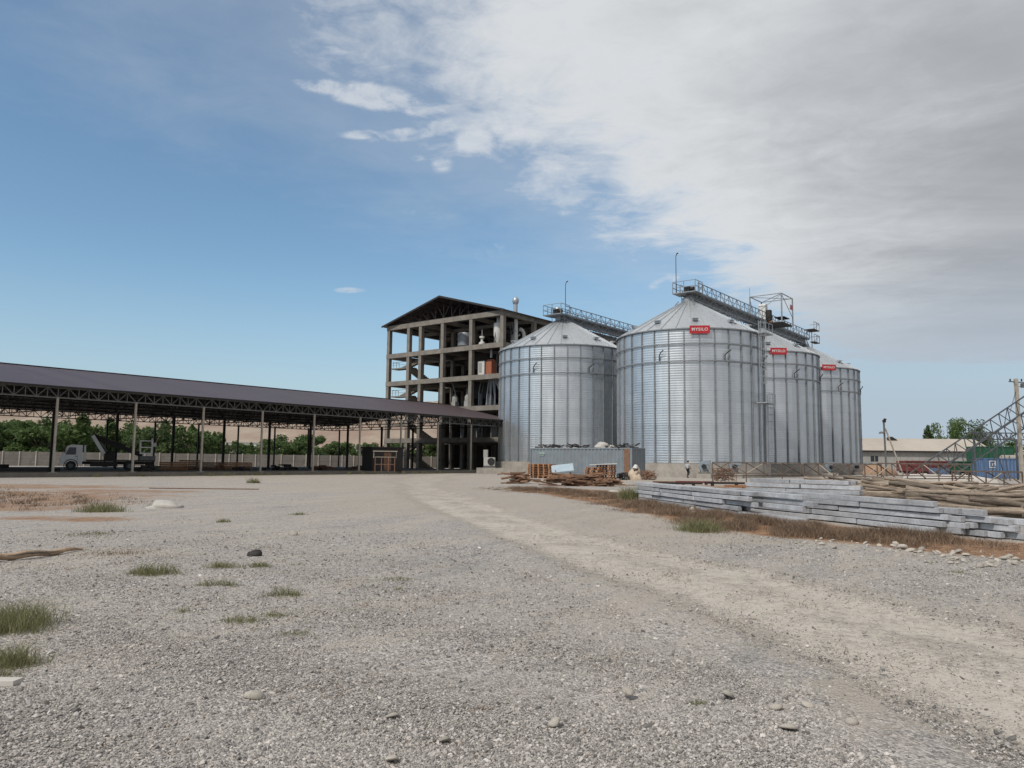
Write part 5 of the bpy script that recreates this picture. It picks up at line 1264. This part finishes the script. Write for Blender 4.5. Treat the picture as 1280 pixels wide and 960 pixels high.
hut = thing('tan_hut', 'low tan building with flat roof behind the utility pole', 'building', (X(1272, 118), 118, 0)); b = MB(); b.b2(0, 9, 0, 5, -.1, 3.3); b.build('wall', M_sand, hut, smooth=0); b = MB(); b.b2(-.3, 9.3, -.3, 5.3, 3.3, 3.55); b.build('roof', M_roofw, hut, smooth=0); b = MB(); b.b2(1.2, 2.6, -.03, .02, .9, 2.2); b.build('window', M_glass, hut, smooth=0)
# distant low white buildings on the left
for (px0, px1, Y, zt, lb) in ((284, 334, 300, 7.5, 'distant low white building glimpsed between trees behind the shed'), (421, 450, 330, 7.0, 'smaller distant white building glimpsed right of the poplars')):
    t = thing('distant_building', lb, 'building', (X(px0, Y), Y, 0)); b = MB(); Lx = X(px1, Y) - X(px0, Y); b.b2(0, Lx, 0, 12, -.2, zt); b.build('wall', M_white, t, smooth=0); b = MB(); b.b2(-.6, Lx + .6, -.6, 12.6, zt, zt + .5); b.build('roof', M_roofw, t, smooth=0)

# ------------------------------------------------------------------ truck with folding boom under the shed
tk = thing('boom_truck', 'white cab flatbed truck with folded lifting boom parked under the shed', 'truck', (X(141, 71), 71, SZ), R(30))
# local -X is the front, +X the rear
b = MB(); pr = [(-3.9, .55), (-2.25, .55), (-2.25, 2.25), (-3.15, 2.3), (-3.45, 2.15), (-3.85, 1.35), (-3.95, 1.1)]; b.prism(pr, -.95, .95); b.build('cab', M_cab, tk, smooth=0)
for y in (-.96, .96): b = MB(); b.prism([(-3.55, 1.4), (-2.75, 1.4), (-2.75, 2.05), (-3.3, 2.05)], y - .01, y + .01); b.build('side_window', M_glass, tk, smooth=0)
b = MB(); b.add([(-3.845, -.82, 1.42), (-3.845, .82, 1.42), (-3.50, .78, 2.1), (-3.50, -.78, 2.1), (-3.80, -.82, 1.42), (-3.80, .82, 1.42), (-3.45, .78, 2.1), (-3.45, -.78, 2.1)], [(0, 1, 2, 3), (7, 6, 5, 4), (0, 3, 7, 4), (1, 5, 6, 2), (3, 2, 6, 7), (0, 4, 5, 1)]); b.build('windscreen', M_glass, tk, smooth=0)
for y in (-.65, .65): b = MB(); b.box((-3.94, y, .85), (.05, .35, .2)); b.build('headlight', M_glass, tk, smooth=0)
for y in (-1.12, 1.12): b = MB(); b.box((-3.62, y, 1.75), (.08, .16, .36)); b.bar((-3.62, y * .86, 1.95), (-3.62, y, 1.9), .04); b.build('mirror', M_black, tk, smooth=0)
b = MB(); b.box((-4.05, 0, .55), (.02, .5, .12)); b.build('number_plate', M_pale, tk, smooth=0)
for y in (-.957, .957): b = MB(); b.bar((-2.62, y, .7), (-2.62, y, 1.38), .015); b.bar((-3.55, y, .95), (-2.62, y, .72), .015); b.box((-2.75, y, 1.25), (.14, .03, .04)); b.build('door_seam', M_black, tk, smooth=0)
for y in (-.86, .86): b = MB(); b.lathe([(.50, -.13), (.56, -.13), (.56, .13), (.50, .13)], 20, (-3.1, y, .44), M=Matrix.Rotation(PI / 2, 3, 'X')); b.build('wheel_arch', M_black, tk)
b = MB(); b.box((-3.98, 0, .55), (.12, 1.9, .22)); b.build('bumper', M_cab, tk, smooth=0); b = MB(); b.box((-3.95, 0, 1.05), (.04, 1.1, .18)); b.build('grille', M_black, tk, smooth=0)
b = MB(); b.bar((-2.05, -.95, .8), (-2.05, -.95, 2.2), .12); b.bar((-2.05, .95, .8), (-2.05, .95, 2.2), .12); b.bar((-2.05, -.95, 2.2), (-2.05, .95, 2.2), .1); b.build('headboard', M_cab, tk, smooth=0)
b = MB(); b.b2(-2.2, 3.6, -.45, -.3, .55, .8); b.b2(-2.2, 3.6, .3, .45, .55, .8); b.b2(-1.9, 3.7, -1.0, 1.0, .82, .95); b.b2(-1.6, .6, -1.02, -.6, .35, .8); b.build('chassis_bed', M_dark, tk, smooth=0)
b = MB(); b.b2(2.4, 3.7, -1.03, -1.0, .95, 1.35); b.b2(2.4, 3.7, 1.0, 1.03, .95, 1.35); b.b2(3.7, 3.73, -1, 1, .95, 1.35); b.build('side_boards', M_steel, tk, smooth=0)
for x in (-3.1, 1.6):
    for y in (-.85, .85):
        b = MB(); b.tube((x, y - .13, .42), (x, y + .13, .42), .42, n=20); wo_ = b.build('wheel', M_black, tk); b = MB(); b.tube((x, y - .15, .42), (x, y + .15, .42), .2, n=12); b.build('rim', M_steel, wo_)
b = MB(); b.box((-.1, 0, 1.25), (.8, .9, .6)); b.tube((0, 0, 1.5), (0, 0, 1.75), .4, n=14); b.build('turret', M_dark, tk)
b = MB(); b.bar((-.4, -.15, 1.3), (-1.5, -.15, 3.15), .34, .30); b.build('lower_arm', M_cab, tk, smooth=0)
b = MB(); b.bar((-1.55, .2, 3.1), (2.7, .2, 1.4), .34, .40); b.bar((-1.4, -.1, 3.25), (1.2, -.1, 2.25), .12, .16); b.build('upper_boom', M_dark, tk, smooth=0)
b = MB(); b.bar((-.2, .2, 1.6), (-.9, .2, 2.7), .12); b.build('hydraulic_ram', M_steel, tk, smooth=0)
b = MB(); x, y, z0, z1 = 2.95, -.2, 1.55, 2.75
for dx in (-.5, .5):
    for dy in (-.45, .45): b.bar((x + dx, y + dy, z0), (x + dx, y + dy, z1), .08)
for z in (z0 + .05, z0 + .6, z1):
    for dy in (-.45, .45): b.bar((x - .5, y + dy, z), (x + .5, y + dy, z), .08)
    for dx in (-.5, .5): b.bar((x + dx, y - .45, z), (x + dx, y + .45, z), .08)
b.box((x, y, z0), (1, .9, .06)); b.build('work_basket', M_cab, tk, smooth=0)
b = MB(); b.box((3.66, -.2, 2.4), (.3, .3, .35)); b.tube((3.44, -.2, 2.75), (3.44, -.2, 3.0), .08, n=8); b.bar((3.44, -.2, 2.3), (3.6, -.2, 2.4), .08); b.build('control_box', M_white, tk, smooth=0)

# stuff under the shed: timber stacks, scrap piles, work stand
def timber_stack(px, Y, L, n, h, label, mat=M_pallet, rz=0):
    t = thing('timber_stack', label, 'timber', (X(px, Y), Y, SZ), rz); b = MB()
    for kz in range(h):
        for j in range(n): b.box((random.uniform(-.3, .3), j * .26 - n * .13, .1 + kz * .2), (L * random.uniform(.8, 1), .22, .15), rz=random.gauss(0, .04))
    b.build('boards', mat, t, smooth=0)
timber_stack(222, 78, 2.6, 6, 4, 'orange timber stack on the shed floor right of the truck')
timber_stack(243, 80, 2.2, 5, 5, 'tall timber stack on the shed floor behind the third post')
timber_stack(265, 80, 2.6, 6, 4, 'brown timber stack in the middle of the shed floor', M_plank)
timber_stack(297, 84, 3.4, 6, 4, 'long low timber stack beside the middle posts of the shed', M_pallet, .15)
def floor_heap(px, Y, s, label, seed, mat):
    t = thing('scrap_pile', label, 'scrap', (X(px, Y), Y, SZ)); b = MB(); rnd = random.Random(seed)
    for j in range(34):
        p = Vector((rnd.gauss(0, .5) * s, rnd.gauss(0, .4), .05)); p.z = max(.06, .75 * s * .5 * (1 - abs(p.x) / (1.3 * s)) * rnd.random() + .06); b.box(p, (rnd.uniform(.3, .9), rnd.uniform(.1, .4), rnd.uniform(.06, .25)), rz=rnd.random() * 3)
    b.build('pieces', mat, t, smooth=0)
floor_heap(355, 84, 1.6, 'dark scrap pile on the shed floor between slim posts', 1, M_dark)
floor_heap(405, 88, 1.2, 'small rusty scrap pile on the shed floor near the centre', 2, M_rust)
floor_heap(303, 78, .7, 'little dark scrap pile by the dark post of the shed', 3, M_dark)
floor_heap(452, 93, 1.3, 'rusty scrap pile near the work stand under the shed', 4, M_rust)
floor_heap(190, 68, 1.2, 'dark scrap pile at the rear of the parked truck', 5, M_dark)
bs = thing('steel_beam_pile', 'low black pile of steel beams under the left end of the shed', 'steel beams', (X(0, 62), 62, SZ), R(8)); b = MB()
for j in range(9): b.box((random.uniform(-.2, .2), j * .3 - 1.2, .13 + .02 * (j % 2)), (8.5, .2, .26)); 
for j in range(5): b.box((-1.6, j * .3 - .6, .42), (4.5, .2, .26))
b.build('beams', M_dark, bs, smooth=0)
ws = thing('work_stand', 'rusty tubular work stand with flat top near the shed post', 'stand', (X(483, 80), 80, SZ), R(10)); b = MB()
for x in (-1., -.35, .35, 1.):
    for y in (-.4, .4): b.bar((x, y, 0), (x, y, 1.5), .07)
b.bar((-1, -.4, .75), (1, -.4, .75), .06); b.bar((-1, .4, .75), (1, .4, .75), .06); b.build('frame', M_rust, ws, smooth=0); b = MB(); b.box((0, 0, 2.1), (2.5, 1.2, .08)); b.bar((-1.15, 0, 1.4), (-1.15, 0, 2.1), .08); b.bar((1.15, 0, 1.4), (1.15, 0, 2.1), .08); b.box((0, 0, 1.5), (2.1, .9, .05)); b.build('top', M_postp, ws, smooth=0)
bx_ = thing('dark_booth', 'dark boxy booth standing behind the tubular work stand', 'booth', (X(480, 86), 86, SZ), R(38)); b = MB(); b.b2(-1.9, 1.9, -1.2, 1.2, 0, 2.5); b.build('walls', M_dark, bx_, smooth=0); b = MB(); b.b2(-2.1, 2.1, -1.4, 1.4, 2.5, 2.62); b.build('roof', M_dark, bx_, smooth=0); b = MB(); b.b2(-.5, .4, -1.23, -1.19, .05, 2.0); b.build('door', M_rust, bx_, smooth=0)

# ------------------------------------------------------------------ stones, tufts, weeds
sproto = []
import bmesh
for sd_ in range(5):
    o = lump('stone', 'x', 'stone', (0, 0, 0), (1, .8, .62), M_stone, 40 + sd_, 0, None, 2, .16); sproto.append([o, False])
def stone(loc, s, label, group=None, idx=None):
    e = sproto[random.randrange(5) if idx is None else idx]; o = e[0] if not e[1] else e[0].copy()
    if e[1]: COL.objects.link(o)
    e[1] = True; o.location = loc; o.scale = (s, s, s * random.uniform(.7, 1.1)); o.rotation_euler = (random.gauss(0, .3), random.gauss(0, .3), random.random() * 6.28); o['label'] = label; o['category'] = 'stone'; o['kind'] = 'thing'
    if group: o['group'] = group
row_px = [(985, 684), (1020, 676), (1030, 681), (1060, 682), (1095, 687), (1125, 690), (1160, 696), (1190, 700), (1215, 703), (1240, 704), (1265, 700), (1280, 708)]
for i in range(115):
    f = random.random() * (len(row_px) - 1.001); j = int(f); f -= j; px = row_px[j][0] + (row_px[j + 1][0] - row_px[j][0]) * f; py = row_px[j][1] + (row_px[j + 1][1] - row_px[j][1]) * f + random.gauss(0, 4.2)
    g = G(px, py); stone((g.x, g.y, .015), abs(random.gauss(.022, .03)) + .026, 'pale stone in the row edging the brown soil', 'stones edging the brown soil')
for (px, py, s, lb) in ((1128, 687, .15, 'largest pale rounded stone in the row beside the brown soil'), (866, 643.5, .16, 'flat cream stone at the foot of the left beam stack'), (863.5, 643.5, .05, 'x'), (910, 871, .055, 'pale rounded stone near the bottom right of the gravel'), (970, 886, .05, 'cream flat stone lying right of the rounded pale stone'), (1010, 884, .045, 'pale stone between track and foreground gravel'),
                        (318, 873, .075, 'flat tan stone half buried in the left foreground gravel'), (490, 898, .05, 'flat yellowish stone in the middle foreground'), (557, 928, .04, 'rounded tan stone in the middle foreground'), (490, 952, .045, 'yellowish stone at the bottom edge of the picture'), (367, 668, .11, 'grey white stone with a dark lump beside it'), (768, 616, .3, 'pale lump on the dry grass before the scrap heaps'), (785, 866, .05, 'white chip among the gravel right of centre'), (985, 912, .06, 'flat pale stone near the lower right gravel'), (693, 905, .04, 'grey pebble above the lower middle gravel'), (1065, 905, .045, 'pale pebble beside the track at lower right')):
    if lb == 'x': continue
    g = G(px, py); stone((g.x, g.y, .01), s, lb)
g = G(863 + 37, 641); o = lump('stone', 'small white upright stone beside the flat cream stone', 'stone', (g.x - .9, g.y, 0), (.11, .09, .2), M_plastic, 77, 0, None, 2, .1)
g = G(205, 635); lump('plaster_heap', 'low heap of white plaster dumped on the gravel before the shed', 'heap', (g.x, g.y, -.01), (.62, .4, .22), M_plastic, 21, amp=.3)
g = G(318, 694); lump('dark_clod', 'dark clod of earth lying on the gravel', 'clod', (g.x, g.y, 0), (.12, .1, .09), M_dark, 22, amp=.3, sub=2)
g = G(0, 858); b = MB(); b.add([(-.5, -.06, 0), (.12, -.05, 0), (.13, .05, 0), (-.5, .08, 0), (-.5, -.06, .03), (.12, -.05, .035), (.13, .05, .035), (-.5, .08, .03)], [(3, 2, 1, 0), (4, 5, 6, 7), (0, 1, 5, 4), (1, 2, 6, 5), (2, 3, 7, 6), (3, 0, 4, 7)]); o = b.build('pale_plank', M_pale, smooth=0); o.location = (g.x, g.y, .015); tag(o, 'pale board end lying below the grass at the left edge', 'board')

def blades(n, rx, ry, h, wd_, lean, seed, clump=None):
    g = np.random.default_rng(seed); a = g.random(n) * 6.283
    if clump is None:
        k_ = 5; ca = g.random(k_) * 6.283; cr = np.sqrt(g.random(k_)) * .65; cw = g.uniform(.4, 1, k_); ci = g.choice(k_, n, p=cw / cw.sum())
        ox = np.cos(ca[ci]) * cr[ci] + g.normal(0, .26, n); oy = np.sin(ca[ci]) * cr[ci] + g.normal(0, .26, n)
        x, y = ox * rx, oy * ry; hh = h * g.uniform(.35, 1.1, n) * np.clip(1.05 - .75 * (ox ** 2 + oy ** 2), .18, 1) * (.55 + .45 * cw[ci])
    else:
        x, y, f_ = clump(g, n); hh = h * g.uniform(.3, 1.1, n) * f_
    la = g.random(n) * 6.283; ll = lean * g.uniform(.2, 1.3, n) * hh
    dx, dy = np.cos(la) * ll, np.sin(la) * ll; wa_ = g.random(n) * 6.283; wx, wy = np.cos(wa_) * wd_, np.sin(wa_) * wd_; z0 = np.zeros(n)
    A = np.stack([x - wx, y - wy, z0], -1); B = np.stack([x + wx, y + wy, z0], -1); C = np.stack([x + dx * .4 + wx * .7, y + dy * .4 + wy * .7, hh * .6], -1); D = np.stack([x + dx * .4 - wx * .7, y + dy * .4 - wy * .7, hh * .6], -1); E = np.stack([x + dx, y + dy, hh], -1)
    vs = np.stack([A, B, C, D, E], 1).reshape(-1, 3); i0 = np.arange(n)[:, None] * 5
    f = np.concatenate([i0 + np.array([[0, 1, 2]]), i0 + np.array([[0, 2, 3]]), i0 + np.array([[3, 2, 4]])]); tone = np.repeat(np.clip(g.normal(.45, .25, n), 0, 1), 5)
    return vs, f, tone
tufts = [(52, 778, .55, .30, 900, 'large green grass tuft at the left edge, tallest of all'), (12, 792, .35, .2, 500, 'grass tuft touching the left picture edge beside the tallest tuft'), (22, 830, .28, .17, 600, 'dark green grass tuft at the left edge above the pale board'), (5, 846, .2, .08, 200, 'sparse grass patch just above the pale board'),
         (196, 719, .34, .22, 450, 'bright green tuft alone in the left gravel'), (283, 711, .34, .12, 260, 'flat grass tuft right of the bright green one'), (322, 710, .24, .12, 200, 'small grass tuft next to the flat one'), (349, 742, .26, .13, 260, 'grass tuft at the lower right of the left tuft group'), (272, 735, .25, .12, 220, 'grass tuft below the flat grass tuft'), (303, 778, .24, .11, 230, 'grass tuft in the middle of the left gravel'), (342, 771, .22, .07, 160, 'thin grass tuft right of the middle one'), (370, 795, .19, .06, 160, 'lowest small grass tuft of the left group'), (232, 765, .13, .07, 70, 'tiny sparse tuft left of the others'), (375, 707, .18, .05, 80, 'tiny olive tuft right of the left group'),
         (497, 723, .3, .06, 200, 'flat olive grass patch on the central gravel'), (500, 736, .1, .05, 60, 'tiny tuft just below the flat olive patch'), (595, 887, .11, .03, 120, 'small dry yellow tuft in the middle foreground'), (873, 875, .09, .04, 120, 'small green tuft beside the pale rounded stone'), (124, 640, .75, .35, 420, 'yellow green tuft on the left soil before the shed'), (280, 654, .2, .12, 120, 'small tuft on gravel right of the plaster heap'), (876, 662, .8, .35, 700, 'green weed clump at the near end of the left beam stack'), (790, 626, .75, .75, 600, 'tall green weed at the left end of the beams'), (313, 604, .5, .5, 120, 'tuft on the far gravel before the shed posts'), (440, 787, .09, .03, 60, 'tiny yellowish tuft in central gravel'), (372, 643, .3, .1, 120, 'low tuft beside the far gravel path'), (1192, 714, .22, .05, 90, 'flat weed beside the stone row at the right'), (115, 671, .5, .08, 160, 'low olive weeds behind the split log'), (145, 693, .5, .08, 160, 'brownish low weeds right of the split log')]
for i, (px, py, r_, h, n, lb) in enumerate(tufts):
    g = G(px, py); vs, f, tn = blades(int(n * 1.3), r_ * 1.2, r_ * .9, h * 1.1, .0026 * max(1, g.y / 8), 1.0, 100 + i)
    dry = any(w_ in lb for w_ in ('dry', 'olive', 'yellowish', 'brownish'))
    o = npmesh('grass_tuft', vs, f, M_weed if ('dry' in lb or 'brownish' in lb) else M_grass, attr={'tone': tn}); o.location = (g.x, g.y, float(gz(g.x, g.y)) - .01); tag(o, lb, 'grass', 'grass tufts on the gravel')
def along(pts, w0, w1, dens=.5):
    pts = np.array(pts, float)
    def f(g, n):
        m_ = n * 4; t = g.random(m_) * (len(pts) - 1.001); j = t.astype(int); fr = (t - j)[:, None]; c = pts[j] * (1 - fr) + pts[j + 1] * fr
        wv_ = w0 + (w1 - w0) * t / len(pts); d1, d2 = g.normal(0, 1, m_), g.normal(0, 1, m_); X_, Y_ = c[:, 0] + d1 * wv_ * .5, c[:, 1] + d2 * wv_ * .5
        q = .5 + .25 * np.sin(X_ * 2.9 + 1.7 * np.sin(Y_ * 1.9)) + .25 * np.sin(Y_ * 2.3 + 2.1 * np.sin(X_ * 3.7)); q = np.clip(q, 0, 1)
        ok = np.nonzero(g.random(m_) < q ** (1 + 3 * dens))[0][:n]
        if len(ok) < n: ok = np.concatenate([ok, g.choice(ok, n - len(ok))])
        hf = (.3 + .8 * q) * np.exp(-.28 * (d1 ** 2 + d2 ** 2))
        return X_[ok], Y_[ok], hf[ok]
    return f
vs, f, tn = blades(60000, 1, 1, .34, .0045, .9, 901, along([[4.6, 30], [5.1, 26.5], [5.6, 23.5], [6.0, 21.0], [6.4, 19.2], [7.0, 17.9], [7.9, 17.0], [8.7, 16.2]], 1.8, 1.6, .15))
tag(npmesh('dry_weeds', vs, f, M_weed, attr={'tone': tn}), 'reddish brown dry weeds along the front of the beam stacks', 'weeds', kind='stuff')
vs, f, tn = blades(9000, 1, 1, .05, .004, 2.2, 905, along([[-9, 22], [-4.5, 12], [-3, 7], [2, 9], [6, 13], [3, 20]], 6, 6, .8))
tag(npmesh('sparse_seedlings', vs, f, M_weed, attr={'tone': tn}), 'sparse dry seedlings and straw scattered over the gravel', 'weeds', kind='stuff')
vs, f, tn = blades(22000, 1, 1, .24, .007, 1., 902, along([[.6, 44], [2.4, 41], [4.0, 37], [5.0, 32.5]], 3.0, 1.6, .5))
tag(npmesh('dry_grass', vs, f, M_weed, attr={'tone': tn}), 'dry brown grass between the scrap heaps and the track', 'weeds', kind='stuff')
vs, f, tn = blades(16000, 1, 1, .2, .007, 1., 903, along([[-38, 41], [-28, 33], [-21, 29], [-15.5, 25]], 7, 4, 1.))
tag(npmesh('dry_grass', vs, f, M_weed, attr={'tone': tn}), 'thin dry grass on the reddish soil at the left', 'weeds', kind='stuff')
vs, f, tn = blades(3000, 1, 1, .38, .012, .7, 904, along([[-33.5, 58.2], [-28, 65], [-20, 75], [-12, 85], [-7, 91.5]], .7, .7, 1.5))
tag(npmesh('edge_weeds', vs, f, M_grass, attr={'tone': tn}), 'green and dry weeds along the edge of the shed floor', 'weeds', kind='stuff')
